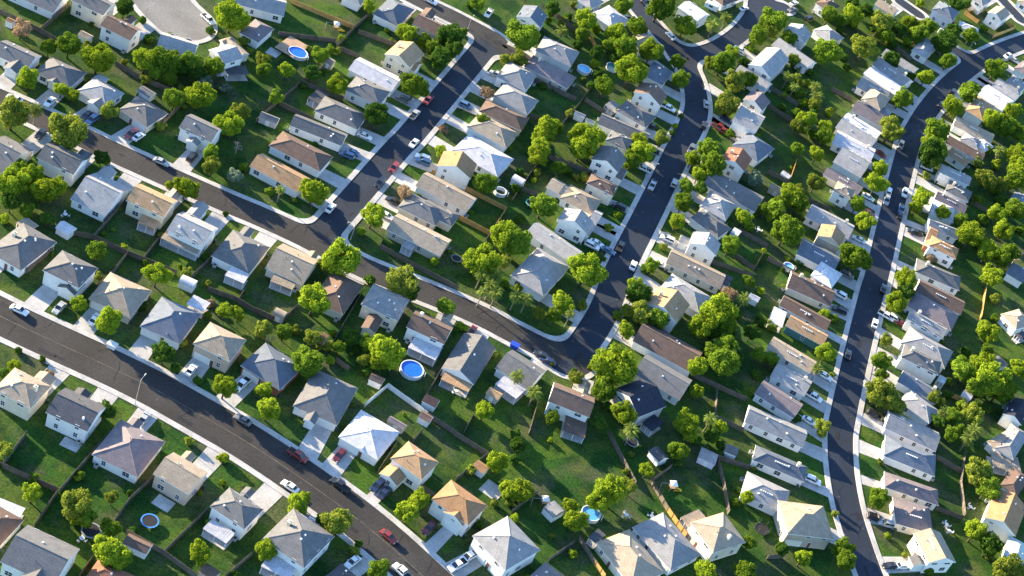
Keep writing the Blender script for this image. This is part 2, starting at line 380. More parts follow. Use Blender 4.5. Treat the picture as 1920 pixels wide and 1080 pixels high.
TREE_DATA='''
@00
160 215 75 o;365 355 60 m;520 335 95 m;735 435 112 b;655 340 40 y;1090 450 100 b;1240 460 108 m;1170 540 70 m;1425 480 86 m;1600 500 82 m;1540 620 60 c;1685 660 50 c;1095 595 45 y;930 465 35 y;1110 290 50 d;1070 150 38 d;935 50 75 d;1575 225 42 d;1740 130 112 b;205 590 80 b;460 670 55 b;545 710 60 b;825 830 62 y;95 850 122 y;515 985 150 y;270 820 62 p;1310 740 80 m;1500 720 112 b;1710 930 95 b;1790 840 72 y;1205 950 45 y;1360 660 35 y;1270 590 60 m;1880 380 35 y;1830 310 45 y;1270 265 35 m;1360 520 70 d;1480 560 60 d
@10
230 530 65 b;430 550 75 d;610 640 80 b;55 450 60 y;490 410 65 m;615 380 32 y;560 370 45 m;400 365 28 y;640 285 33 b;1130 245 80 b;1265 310 70 m;1450 270 95 d;1330 370 72 m;1380 440 90 d;1480 360 82 d;1555 235 45 m;850 40 55 b;1195 640 112 m;910 865 100 d;1735 700 58 o;1700 905 55 m;1405 965 42 o;1670 25 60 m;1600 30 42 d;1880 450 55 y;980 225 25 b;145 730 60 m;60 520 62 m;1015 300 20 y
@20
95 270 128 m;55 440 70 y;380 230 48 p;370 170 32 y;300 60 60 d;550 150 82 b;630 210 50 b;530 250 60 m;455 30 32 y;1110 50 112 m;830 40 72 m;940 200 75 m;780 255 85 b;745 330 65 m;850 360 102 m;645 400 60 d;625 470 45 b;645 560 45 d;895 530 128 b;695 645 85 m;1045 380 88 b;1295 195 92 b;1510 190 58 p;1610 130 48 p;1840 270 80 m;1900 190 60 m;1795 360 40 m;1650 390 60 b;1580 470 95 m;1490 470 60 y;1240 465 60 m;1265 590 82 m;1670 610 88 y;1780 600 65 m;1610 780 92 y;1270 870 25 d;1225 945 30 b;1205 995 30 d;1120 1040 60 y;555 1035 122 b;960 1060 70 b;260 970 110 b;335 960 58 m;215 1060 72 b;430 850 42 y;530 590 30 y;1640 1000 48 m;1740 470 55 d
@30
60 150 100 m;20 230 60 y;150 290 70 m;440 390 108 m;540 405 34 p;195 450 55 m;155 570 42 p;220 600 55 y;200 650 40 p;300 620 40 b;360 650 50 p;240 690 50 m;370 720 52 p;350 780 55 y;275 770 50 b;125 710 33 b;220 840 45 m;460 840 45 b;290 900 80 b;240 950 60 y;430 950 60 b;420 1020 70 m;640 110 78 b;460 110 70 m;560 150 60 m;640 30 60 d;720 80 70 d;850 170 100 y;880 260 70 m;800 210 50 d;720 350 105 y;1045 180 68 b;1120 200 70 y;1200 200 70 m;1130 250 80 m;980 220 60 d;1145 20 40 b;1050 310 50 m;1320 320 85 d;1520 265 60 m;1620 210 35 m;1390 240 60 d;1500 30 42 d;1410 30 60 d;1350 460 60 m;1185 575 72 b;1000 735 78 m;1050 720 48 b;925 970 102 y;1500 690 85 m;1390 800 85 b;1715 510 86 m;1840 830 66 b;1690 900 82 b;1780 950 80 m;1260 980 112 m;1200 1060 60 b;1880 1000 70 m;930 450 60 d;1070 570 45 d
@01
80 290 112 b;240 240 92 b;330 340 112 b;430 320 80 b;200 500 65 m;360 560 60 d;30 560 50 b;760 100 55 d;800 130 30 b;1395 320 96 b;1270 300 40 b;720 800 75 m;1180 980 96 b;1090 885 33 m;1350 915 23 m;1400 965 48 y;1200 680 28 y;1560 1050 32 y;1580 60 70 m;1590 165 70 y;1755 240 60 c;1820 170 42 m;1780 20 60 n;1690 520 28 d;150 180 60 m;845 640 18 b;740 990 35 y;80 440 70 d
@11
435 350 112 b;105 355 45 m;185 340 40 p;880 540 92 b;790 650 40 b;640 870 158 b;520 900 70 y;1095 1040 122 y;860 1020 52 d;1720 300 96 m;1390 60 55 b;1120 370 65 o;1200 400 45 d;1340 880 45 b;1870 700 122 b;1690 880 118 b;1690 980 50 p;1800 1000 60 p;1600 900 60 y;1850 880 60 y;1860 1040 50 m;285 420 25 y;1760 1060 55 p
@21
200 80 92 b;215 30 70 b;350 180 60 m;185 215 40 y;165 270 28 b;530 20 110 b;235 460 102 m;900 120 75 m;980 60 85 b;540 250 45 y;1470 40 90 m;1500 160 105 m;1350 110 65 b;1400 230 62 b;1310 320 65 m;1420 330 55 d;1280 440 75 m;1300 390 50 d;1240 580 75 b;1820 260 60 c;1740 540 75 b;1780 620 50 m;1640 760 85 m;1130 770 40 y;1045 910 60 m;1000 930 50 d;20 740 125 m;560 950 138 b;725 630 40 y;795 530 38 b;620 820 30 m;1390 600 30 y;1900 490 60 m;930 1070 70 b;1780 1030 60 m;1890 800 30 b;50 1075 40 b;690 860 25 d
@31
1230 80 112 d;1270 40 90 m;830 190 70 b;815 300 82 b;365 75 66 b;220 40 60 m;360 290 76 y;170 390 92 b;240 360 60 y;50 500 86 m;230 440 70 m;140 650 122 m;670 450 65 m;730 580 76 b;660 850 116 m;1150 400 75 b;1110 470 55 b;1190 240 38 y;1310 520 60 b;1450 570 60 m;1530 680 110 b;1770 650 74 b;1650 810 86 b;1780 830 105 m;1860 850 60 n;1720 520 76 b;1850 490 85 m;1680 990 90 b;1030 1020 86 b;1230 855 40 o;1630 260 80 y;1570 140 50 y;1710 150 50 b;1870 110 92 b;1890 200 92 b;1850 270 80 m;1750 310 60 y;1640 40 50 b;1740 50 46 p;1700 340 50 m;150 860 25 b;100 440 60 m;1900 50 55 b
@02
140 465 33 d;322 530 30 d;375 635 35 o;590 120 60 b;810 250 112 b;1070 140 45 d;1230 490 85 d;1310 600 50 d;1480 690 44 d;1690 740 102 b;1370 410 50 y;1690 170 65 b;1790 190 60 b;1580 110 45 o;1560 200 40 m;110 590 60 b;30 640 50 d;800 920 70 d
@12
440 90 132 b;210 330 65 m;305 320 45 y;430 370 75 y;490 380 60 o;545 435 50 y;625 435 55 m;710 370 70 d;560 540 45 b;380 560 116 m;985 470 142 b;860 420 80 m;810 540 55 y;920 560 70 b;1430 145 76 m;1535 285 45 b;1490 310 38 d;100 385 55 n;50 310 70 y;60 760 70 b;90 910 92 b;715 495 16 y;1715 920 76 b;1110 945 20 b;1150 30 80 d;1790 500 32 y;1800 40 55 p;1700 30 45 p
@22
110 80 56 p;30 60 56 p;390 110 92 b;310 210 70 m;440 190 42 p;530 130 50 y;200 190 55 y;950 50 102 d;860 170 55 y;970 190 92 y;1090 230 90 m;1120 190 60 b;860 310 76 b;790 200 50 m;40 660 58 p;170 780 62 p;480 670 60 y;300 570 25 y;465 615 25 d;760 590 162 b;860 600 80 b;690 760 90 m;590 590 30 b;840 940 96 b;890 1050 52 p;300 970 60 m;650 1020 60 d;1310 1010 96 b;1490 980 54 p;1560 1040 60 b;1390 780 60 b;1390 590 86 b;1540 180 142 b;1600 280 90 m;1420 290 100 b;1600 420 90 m;1590 560 116 m;1500 470 70 m;1740 80 54 p;1620 60 70 o;1500 330 70 d;1800 330 70 d;1850 500 55 m;1870 20 40 b
@32
960 110 82 b;890 390 55 y;850 540 86 m;850 640 60 m;840 790 106 y;935 860 96 y;1260 830 60 y;430 190 50 b;500 230 45 m;435 490 80 b;375 605 48 p;480 650 28 y;410 1040 60 y;215 970 45 d;210 350 25 b;30 290 50 y;20 530 60 m;1650 330 86 b;1640 480 60 m;1480 620 100 m;1610 580 110 b;1680 700 130 b;1740 760 110 m;1580 730 100 m;1400 560 35 y;1890 610 70 b;1700 80 50 y;1700 220 38 m;1530 950 86 y;1320 935 46 p;1390 960 60 m;1280 1000 60 d;1360 700 40 m;1420 1070 60 m;1550 1070 60 p;1040 20 70 d
@03
240 450 86 b;580 540 132 y;640 640 80 m;840 720 80 m;560 660 50 b;830 890 132 b;910 940 90 m;1505 900 96 b;260 340 48 m;840 490 55 y;40 130 60 y;1680 190 52 b;1670 380 35 m;1420 70 40 y
@13
1215 510 90 b;1130 600 85 b;1810 230 92 b;1890 430 70 b;1900 530 40 y;1610 290 50 y;1790 530 42 y;310 550 92 b;350 500 60 b;610 680 112 y;500 650 55 d;740 890 45 y;770 840 40 d;75 890 86 b;920 1040 92 m;1680 690 40 d
@23
290 60 28 b;55 440 102 b;20 650 50 b;730 440 120 b;650 520 95 b;440 545 62 b;480 670 96 b;300 780 24 y;460 910 46 b;1010 290 66 b;900 -5 60 p;1250 140 76 m;1330 20 60 b;890 170 30 y;1680 525 40 b;1760 490 55 b;1450 1040 86 b;1740 1050 80 m;1780 830 60 m;870 400 60 y;40 100 70 d;1500 30 60 d;1560 90 48 d
@33
825 500 86 m;900 780 34 b;260 940 76 b;560 880 80 m;590 970 80 m;500 610 34 y;1210 1040 45 m;1030 920 34 y;1570 300 110 y;1650 420 100 m;1560 740 100 b;1670 850 100 d;1650 930 38 y;1800 1040 130 y;1500 50 56 p;1380 20 60 m;410 10 40 b;840 225 28 y;100 880 60 d
@31
1580 420 52 m;1750 420 52 d;1900 640 52 m;1600 760 52 d;1610 560 52 m
@32
1480 470 48 d;1560 880 52 d;1450 880 52 m;1640 900 50 d;1350 800 42 d
@22
1690 200 52 d;1860 250 52 d;1830 640 48 d;1650 330 52 d;1700 520 52 d;1400 480 52 d;1300 720 42 d;720 880 46 d
@21
60 560 52 d;30 330 50 d;420 200 42 m;60 200 40 d;480 250 36 y
@20
500 330 50 d;590 640 42 d;700 130 46 d;420 120 42 d;260 140 40 m;760 440 52 d
@30
800 120 50 d;930 320 48 d;560 420 46 d;590 500 38 d;320 540 42 d;160 660 42 y;100 800 40 d;340 840 48 d;330 1000 48 m;640 180 48 d;540 220 42 d
@23
20 200 52 d;30 20 52 d;1380 60 52 d;1250 230 38 d;1560 160 42 d;860 300 34 y
@12
760 460 48 d;480 430 42 y;820 620 52 d;250 300 38 m
'''
CAR_DATA='''
@00
110 740 s W;375 765 s W;650 870 s K;690 900 v U;985 1010 v R;1040 1025 s W;1560 145 p W;305 1005 s K
@10
1310 10 s W;1745 100 p W;1800 560 v S;1575 795 v U;1100 745 v G;1290 750 p R;1190 860 p S;815 1020 s W;1185 1075 s W
@20
885 140 s K;1000 10 s K;1190 270 s W;1740 65 s W;1455 780 s S;1440 945 v K;1555 955 p R;1580 985 p R;1610 900 v N;1170 810 p W;1025 940 v K;1705 370 s W
@30
195 25 s W;185 75 s G;310 140 v K;1390 690 v K;1300 785 s K;1800 420 p W;1850 455 s S;1295 235 s W
@01
1210 135 s S;1440 100 v K
@11
560 480 s W;1035 180 v R;930 295 v K;1250 105 v W;1255 135 v U;680 85 v U;720 62 s U;1035 435 p K;980 540 s W
@21
985 185 p W;1060 50 s K;1052 310 p S;1218 295 v S;1345 40 v G;600 765 v W;635 745 s W;720 800 s U;812 772 p K;910 912 s W;1165 715 v W;1160 690 s G;1115 905 s W;800 470 v K
@31
905 355 v W;888 425 v S;1025 370 v W;1000 490 p U;990 535 s K;750 400 s W;680 715 s W;590 985 v G;1100 665 p K;1190 180 v W;755 520 s R;995 10 v G;845 75 s R
@12
1620 325 s R
@22
222 505 s K;268 548 s N
@32
803 265 s W;600 500 s K;885 210 p W;955 235 v W;990 260 s R;535 50 v W;535 170 v K;425 660 s W;340 815 p W;310 1000 s W;795 955 v K;865 5 s K
@02
145 165 s W;445 150 s S;710 235 s W;1435 615 s W;1085 975 s S;1815 725 p W;1820 990 s G
@13
315 175 p R;630 400 p K;255 410 s W;995 785 s R;625 175 s M;910 405 v N;965 455 s N;1295 725 v M;725 975 s W;1095 1050 p W;1600 935 p W;1510 1000 p W;385 690 s W;340 660 s M
@33
335 365 v W;800 645 v K;885 690 v S;915 1005 s K;1010 1005 s W
'''
FENCE_DATA='''
@00
f 310 210 530 20;f 0 80 300 220 420 290;f 870 470 1100 600 1420 720;f 1060 680 1020 720;f 1220 920 1420 720
@10
n 260 0 740 200;f 740 200 850 100;f 740 200 600 350;f 170 245 600 300;f 0 900 340 610 520 490;f 340 610 660 735;f 180 770 430 890;f 770 230 1060 335;f 640 360 780 420
@20
f 380 920 480 805 620 620;f 550 740 700 835;f 150 580 480 740;f 140 860 385 960;n 590 270 640 360;f 230 30 480 220;f 340 1000 380 920
@30
n 1580 160 1480 90 1630 70;n 1800 170 1850 205 1690 270;f 870 280 1080 440;f 0 640 230 780;f 480 660 640 745;f 0 780 180 900
@01
f 700 690 930 430;f 450 640 700 690 960 810;f 960 810 860 940 730 1060;f 960 810 1330 960;f 1080 850 1200 690;f 1430 1000 1600 830;f 200 950 400 780
@11
n 1320 200 1880 480 1760 665;n 1530 545 1760 665;f 1760 665 1700 755;f 960 690 930 760 1520 1080
@21
f 0 420 130 230 250 60;f 80 330 250 400;f 280 90 600 210;f 1680 830 1820 930 1890 810;f 1490 870 1815 985;f 1700 640 1920 760;f 620 210 560 260
@31
n 215 120 165 270;f 0 200 160 280;f 300 410 470 485;f 0 850 200 960;f 1530 430 1660 500
@02
f 1560 0 1760 70 1920 165;f 1790 80 1840 0
@12
w 820 870 990 725 1290 940;f 1250 850 1500 420;f 1330 970 1500 1080;f 590 380 800 20;f 0 160 140 225;f 210 230 310 130;f 1560 1080 1640 930;f 1290 940 1330 970;f 600 530 700 600
@22
f 1540 750 1525 960 1740 1060;f 1350 640 1760 830;f 200 830 130 1080;f 0 1080 20 1040
@32
n 1635 0 1600 220;n 1330 780 1530 860;f 1530 860 1480 760
@03
f 450 430 820 0;f 20 240 200 0;f 860 660 980 490 1150 330;f 1225 900 1560 570;f 950 740 1220 890 1480 1080;f 0 235 440 430;f 1690 1080 1900 900;f 590 1080 700 930;f 440 430 260 690
@13
f 1180 60 1250 -20;f 1490 0 1740 160 1500 350;f 1240 400 1340 470;f 920 280 1060 70
@23
f 0 590 200 440;f 280 950 470 820;n 630 980 700 1080;f 510 790 630 980;f 1540 180 1590 370 1630 600;f 730 0 850 230 930 380;f 1200 250 1050 360 1170 570;n 1170 570 1310 770;f 1540 180 1790 260
@33
f 1480 150 1450 380 1480 620;f 1270 180 1450 290;f 1265 565 1470 640;f 0 930 120 925
'''
MISC_DATA='''
@00
shed 640 275 3.4 2.6 k W g;shed 80 165 2.2 1.8 o W g;shed 1098 700 4.2 3.2 g W g
@10
shed 548 468 3 2.6 k B a;shed 98 892 5.4 3 g G g;play 600 205;deckpool 315 395 70;patio 130 395 4 4
@20
shed 505 868 3.4 2 l W g;shed 583 918 3 1.6 l W g;pool 541 518 53 L;pool 757 500 50 D;camper 1495 55
@01
shed 495 640 3.8 3.4 w W g;shed 1410 1042 4 3 w W a
@11
pool 1835 355 48 E;tramp 1505 855 43 K
@21
shed 45 278 3.6 3 w W a;tramp 150 440 48 T
@31
pool 155 918 42 L;shed 133 238 3 2.2 w W g;shed 65 345 5 3.2 k B g
@02
bin 843 425
@12
shed 178 200 3 2.6 k B a;shed 903 690 3.4 2.6 b W g;shed 1308 855 3.6 3 r W g;shed 1270 975 3 2.6 b W g;shed 1785 800 3.4 2.8 t B g;pool 1170 610 92 B;shed 1055 1020 4.6 1.6 p B g
@22
bin 22 428;shed 1812 80 3 2.4 w W g
@32
shed 1740 560 3.6 3 g G g;shed 1488 812 2.8 2.6 w W g
@03
shed 1030 850 5.6 3 b W g;shed 1570 1060 3.6 3 b B g;tramp 1125 663 68 U;tramp 685 735 74 K;patio 530 95 4.5 3;patio 1225 535 4.5 3.5
@13
shed 1685 272 3.2 2.8 o W g;patio 1770 438 5.4 5
@23
shed 1095 178 4 3.4 G W g;shed 1468 190 4.6 4.2 l L h;shed 1640 142 3.4 3 g W a;shed 312 590 3.6 4.2 l W a;pool 592 612 76 C;tramp 905 72 50 K;play 1200 415;play 240 530;tramp 1875 725 58 N
'''
# ---------------------------------------------------------------- geometry helpers
def mesh(name, verts, faces, mats, fmat=None, smooth=False):
    me = bpy.data.meshes.new(name)
    me.from_pydata([tuple(v) for v in verts], [], faces)
    for m in (mats if isinstance(mats, (list, tuple)) else [mats]): me.materials.append(m)
    if fmat: me.polygons.foreach_set('material_index', fmat)
    if smooth: me.polygons.foreach_set('use_smooth', [True]*len(me.polygons))
    me.update()
    return me
def link(name, me, parent=None, loc=(0,0,0), rz=0.0, sc=None):
    o = bpy.data.objects.new(name, me); COL.objects.link(o)
    o.location = loc; o.rotation_euler = (0,0,rz)
    if sc: o.scale = sc
    if parent: o.parent = parent
    return o
def thing(name, cat, loc, rz=0.0, me=None, group=None):
    o = link(name, me, None, loc, rz); o['category'] = cat
    if group: o['group'] = group
    return o
class MB:
    def __init__(s): s.v=[]; s.f=[]; s.m=[]
    def poly(s, pts, m=0):
        n=len(s.v); s.v += [tuple(p) for p in pts]; s.f.append(list(range(n,n+len(pts)))); s.m.append(m)
    def box(s, x0,x1,y0,y1,z0,z1, m=0):
        n=len(s.v)
        s.v += [(x0,y0,z0),(x1,y0,z0),(x1,y1,z0),(x0,y1,z0),(x0,y0,z1),(x1,y0,z1),(x1,y1,z1),(x0,y1,z1)]
        for q in ((0,3,2,1),(4,5,6,7),(0,1,5,4),(1,2,6,5),(2,3,7,6),(3,0,4,7)): s.f.append([n+i for i in q]); s.m.append(m)
    def ring(s, rings, m=0, cap=True):
        n=len(s.v); k=len(rings[0])
        for r in rings: s.v += [tuple(p) for p in r]
        for i in range(len(rings)-1):
            for j in range(k):
                a=n+i*k+j; b=n+i*k+(j+1)%k; s.f.append([a,b,b+k,a+k]); s.m.append(m)
        if cap:
            s.f.append([n+j for j in range(k)][::-1]); s.m.append(m)
            s.f.append([n+(len(rings)-1)*k+j for j in range(k)]); s.m.append(m)
    def tube(s, pts, rad, k=6, m=0):
        rings=[]
        for i,p in enumerate(pts):
            p=Vector(p); d=(Vector(pts[min(i+1,len(pts)-1)])-Vector(pts[max(i-1,0)])).normalized()
            a=d.orthogonal().normalized(); b=d.cross(a); r=rad[i] if isinstance(rad,(list,tuple)) else rad
            rings.append([p+r*(math.cos(6.28318*j/k)*a+math.sin(6.28318*j/k)*b) for j in range(k)])
        s.ring(rings,m)
    def me(s, name, mats, smooth=False): return mesh(name, s.v, s.f, mats, s.m, smooth)

# ---------------------------------------------------------------- roads, pavement and ground
STREETS = {}
for code, (w, col, txt) in ROADS.items():
    STREETS[code] = dict(w=w/2, col=col, pts=np.array([at(x,y,0)[:2] for x,y in tiled(txt)]))
def seg_dist(P, pts):
    best=np.full(P.shape[0],1e9); 
    for a,b in zip(pts[:-1],pts[1:]):
        ab=b-a; t=np.clip(((P-a)@ab)/(ab@ab),0,1); d=np.hypot(*(P-(a+t[:,None]*ab)).T); best=np.minimum(best,d)
    return best
def smooth_line(p, n=3):
    for _ in range(n):
        q=np.empty((2*len(p)-2,2)); q[0::2]=.75*p[:-1]+.25*p[1:]; q[1::2]=.25*p[:-1]+.75*p[1:]
        p=np.vstack([p[:1],q,p[-1:]])
    return p
for s in STREETS.values(): s['pts']=smooth_line(s['pts'],2)
def sdf(P, each=False):
    ds=[]; k=5.0
    for s in STREETS.values(): ds.append(seg_dist(P,s['pts'])-s['w'])
    D=np.array(ds)
    r=D[0]
    for d in D[1:]:
        h=np.clip(.5+.5*(d-r)/k,0,1); r=d*(1-h)+r*h-k*h*(1-h)
    return (r,D) if each else r
def sdf1(x,y): return float(sdf(np.array([[x,y]]))[0])
GS=0.8
def build_roads():
    xs=np.arange(-190,170,GS); ys=np.arange(215,725,GS)
    X,Y=np.meshgrid(xs,ys,indexing='ij'); P=np.stack([X.ravel(),Y.ravel()],1)
    S,D=sdf(P,True); S=S.reshape(X.shape); near=D.argmin(0).reshape(X.shape)
    nS=len(STREETS); road=[MB() for _ in range(nS)]; walk=MB(); W=WALK
    def clip(poly,val,sign):
        out=[];ov=[]
        n=len(poly)
        for i in range(n):
            a,b=poly[i],poly[(i+1)%n]; va,vb=val[i]*sign,val[(i+1)%n]*sign
            if va<=0: out.append(a); ov.append(val[i])
            if (va<0<vb) or (vb<0<va):
                t=va/(va-vb); out.append((a[0]+(b[0]-a[0])*t,a[1]+(b[1]-a[1])*t)); ov.append(val[i]+(val[(i+1)%n]-val[i])*t)
        return out,ov
    mn=np.minimum(np.minimum(S[:-1,:-1],S[1:,:-1]),np.minimum(S[:-1,1:],S[1:,1:]))
    for i,j in np.argwhere(mn<W):
        c=[(xs[i],ys[j]),(xs[i+1],ys[j]),(xs[i+1],ys[j+1]),(xs[i],ys[j+1])]
        v=[S[i,j],S[i+1,j],S[i+1,j+1],S[i,j+1]]
        if max(v)<=0: road[near[i,j]].poly([(x,y,.03) for x,y in c]); continue
        if min(v)<0:
            q,_=clip(c,v,1)
            if len(q)>2: road[near[i,j]].poly([(x,y,.03) for x,y in q])
        q,qv=clip(c,v,-1)
        if len(q)<3: continue
        q0=[p for p,vv in zip(q,qv) if abs(vv)<1e-9]
        if len(q0)==2:
            (a,b)=q0; walk.poly([(a[0],a[1],.02),(b[0],b[1],.02),(b[0],b[1],.15),(a[0],a[1],.15)])
        q,qv=clip(q,[u-W for u in qv],1)
        if len(q)>2: walk.poly([(x,y,.15) for x,y in q])
        q1=[p for p,vv in zip(q,qv) if abs(vv)<1e-9]
        if len(q1)==2:
            (a,b)=q1; walk.poly([(a[0],a[1],0),(b[0],b[1],0),(b[0],b[1],.15),(a[0],a[1],.15)])
    for r,(code,s) in zip(road,STREETS.items()):
        if r.f: link('road', r.me('road', M['asphalt_'+s['col']]))['kind']='structure'
    link('pavement', walk.me('pavement', M['concrete']))['kind']='structure'
    # the yellow centre line of the wide road: short dashes laid 8 mm above the asphalt
    ln=MB(); p=smooth_line(STREETS['D']['pts'],1)
    for off in (0,):
        for a,b in zip(p[:-1],p[1:]):
            d=(b-a)/np.linalg.norm(b-a); nn=np.array([-d[1],d[0]]); a0=a+nn*off; b0=b+nn*off
            ln.poly([(*(a0-nn*.06),.038),(*(b0-nn*.06),.038),(*(b0+nn*.06),.038),(*(a0+nn*.06),.038)])
    link('road_marking', ln.me('road_marking', M['yellow_line']))['kind']='structure'
    # old repairs: asphalt patches, crack sealing and manhole covers
    rnd=random.Random(11); pt=MB(); cs=MB(); mh=MB()
    for code in 'DEABCGF':
        p=STREETS[code]['pts']; w=STREETS[code]['w']
        for a,b in zip(p[:-1],p[1:]):
            L=np.linalg.norm(b-a); d=(b-a)/max(L,1e-6); nn=np.array([-d[1],d[0]])
            for _ in range(max(1,int(L/14))):
                c=a+d*rnd.uniform(0,L)+nn*rnd.uniform(-.75,.75)*w; t=rnd.random()
                if t<.22:
                    l1,l2=rnd.uniform(1.2,4.5),rnd.uniform(.8,1.6); pt.poly([(*(c+d*u*l1+nn*v*l2),.034) for u,v in ((-.5,-.5),(.5,-.5),(.5,.5),(-.5,.5))])
                elif t<.75:
                    q=c.copy(); h=rnd.uniform(-.5,.5)+(1.57 if rnd.random()<.5 else 0)
                    for k in range(rnd.randint(5,14)):
                        e=(d*math.cos(h)+nn*math.sin(h)); f=np.array([-e[1],e[0]])*.07; q2=q+e*.8
                        if float(sdf(q2[None])[0])>-.4: break
                        cs.poly([(*(q-f),.042),(*(q2-f),.042),(*(q2+f),.042),(*(q+f),.042)]); q=q2; h+=rnd.uniform(-.4,.4)
                else: mh.poly([(c[0]+.36*math.cos(k*.5236),c[1]+.36*math.sin(k*.5236),.046) for k in range(12)])
    for nm_,m_,mt in (('road_patch',pt,'patch'),('crack_sealing',cs,'seal'),('manhole_covers',mh,'manhole')): link(nm_,m_.me(nm_,M[mt]))['kind']='structure'
    g=MB()
    g.poly([(-3000,-1500,0),(3000,-1500,0),(3000,5000,0),(-3000,5000,0)])
    link('ground', g.me('ground', M['ground']))['kind']='structure'
build_roads()

# ---------------------------------------------------------------- houses
FRONT={'AL':(1,0),'AR':(-1,0),'BL':(1,0),'BR':(-1,0),'CL':(1,0),'CR':(-1,0),'DU':(0,-1),'DL':(0,1),'EL':(0,1),'EU':(0,-1),'BC':(0,-1),'BL2':(0,-1),'FR':(1,0),'TL':(0,1),'TP':(0,1)}
ROWTXT={'AL':('top','short street left side'),'AR':('top','short street right side'),'BL':('top','middle street left side'),'BR':('top','middle street right side'),
 'CL':('top','long street left side'),'CR':('top','long street right side'),'DU':('left','wide road upper side'),'DL':('left','wide road lower side'),
 'EL':('left','cross street lower side'),'EU':('left','cross street upper side'),'BC':('left','bottom centre row'),'BL2':('left','bottom-left corner row'),
 'FR':('top','far right row'),'TL':('left','top-left close'),'TP':('left','top edge row')}
ORD='first second third fourth fifth sixth seventh eighth ninth tenth eleventh twelfth thirteenth fourteenth fifteenth sixteenth seventeenth eighteenth nineteenth twentieth'.split()
def ordw(i): return ORD[i] if i<20 else 'twenty-'+ORD[i-20]
ROOFW=dict(g='grey',G='charcoal',l='light grey',w='white',b='brown',t='tan',o='orange-brown',k='beige',u='blue-grey',d='black',r='rust-red',p='purple-grey',e='pale teal')
WALLW=dict(W='white',C='cream',B='beige',P='peach',R='brick',T='teal',L='lavender',G='grey')
OH=.42
def rect(h, q):
    L,B,R_=[np.array(at(x,y,h))[:2] for x,y in q]
    u=B-L; v=R_-B; la,lb=np.linalg.norm(u),np.linalg.norm(v)
    a1=math.atan2(u[1],u[0]); a2=math.atan2(v[1],v[0])-math.pi/2
    while a2-a1>math.pi: a2-=2*math.pi
    while a2-a1<-math.pi: a2+=2*math.pi
    d=a2-a1; a=a1+d*lb/(la+lb)
    sh=max(math.cos(d)**.5,.75) if abs(d)<1.3 else .75
    return (L+R_)/2, a, max(la*sh,1.6), max(lb*sh,1.6)
def roof_shape(mb, cx, cy, a, b, h, kind, p, wall=None):
    """closed roof solid over the eave rectangle a x b; gable walls go to `wall`"""
    t=.2; x0,x1,y0,y1=cx-a/2,cx+a/2,cy-b/2,cy+b/2
    lo=[(x0,y0,h-t),(x1,y0,h-t),(x1,y1,h-t),(x0,y1,h-t)]; up=[(x0,y0,h),(x1,y0,h),(x1,y1,h),(x0,y1,h)]
    mb.poly(lo[::-1],1)
    for i in range(4):
        j=(i+1)%4; mb.poly([lo[i],lo[j],up[j],up[i]],1)
    A,B,C,D=up
    def cap(*L):
        for p0,p1 in L: mb.tube([p0,p1],.085,4,0)
    if kind=='h':
        if a>=b: r0,r1=(cx-(a-b)/2,cy,h+p*b/2),(cx+(a-b)/2,cy,h+p*b/2)
        else: r0,r1=(cx,cy-(b-a)/2,h+p*a/2),(cx,cy+(b-a)/2,h+p*a/2)
        if abs(a-b)<.15:
            r=(cx,cy,h+p*b/2)
            for q in ((A,B,r),(B,C,r),(C,D,r),(D,A,r)): mb.poly(q,0)
        elif a>b:
            mb.poly([A,B,r1,r0],0); mb.poly([B,C,r1],0); mb.poly([C,D,r0,r1],0); mb.poly([D,A,r0],0)
        else:
            mb.poly([A,B,r0],0); mb.poly([B,C,r1,r0],0); mb.poly([C,D,r1],0); mb.poly([D,A,r0,r1],0)
        if abs(a-b)>=.15:
            cap((r0,r1)); cap(*( ((A,r0),(D,r0),(B,r1),(C,r1)) if a>b else ((A,r0),(B,r0),(C,r1),(D,r1)) ))
        return r0,r1
    if kind=='x':
        r0,r1=(x0,cy,h+p*b/2),(x1,cy,h+p*b/2)
        mb.poly([A,B,r1,r0],0); mb.poly([C,D,r0,r1],0); mb.poly([B,C,r1],1); mb.poly([D,A,r0],1); cap((r0,r1))
        if wall is not None:
            for s in (-1,1):
                X=cx+s*(a/2+.004); q=[(X,cy-b/2+OH,h),(X,cy+b/2-OH,h),(X,cy,h+p*(b/2-OH))]; wall.poly(q if s>0 else q[::-1],0)
    else:
        r0,r1=(cx,y0,h+p*a/2),(cx,y1,h+p*a/2)
        mb.poly([B,C,r1,r0],0); mb.poly([D,A,r0,r1],0); mb.poly([A,B,r0],1); mb.poly([C,D,r1],1); cap((r0,r1))
        if wall is not None:
            for s in (-1,1):
                Y=cy+s*(b/2+.004); q=[(cx-a/2+OH,Y,h),(cx+a/2-OH,Y,h),(cx,Y,h+p*(a/2-OH))]; wall.poly(q if s<0 else q[::-1],0)
    return r0,r1
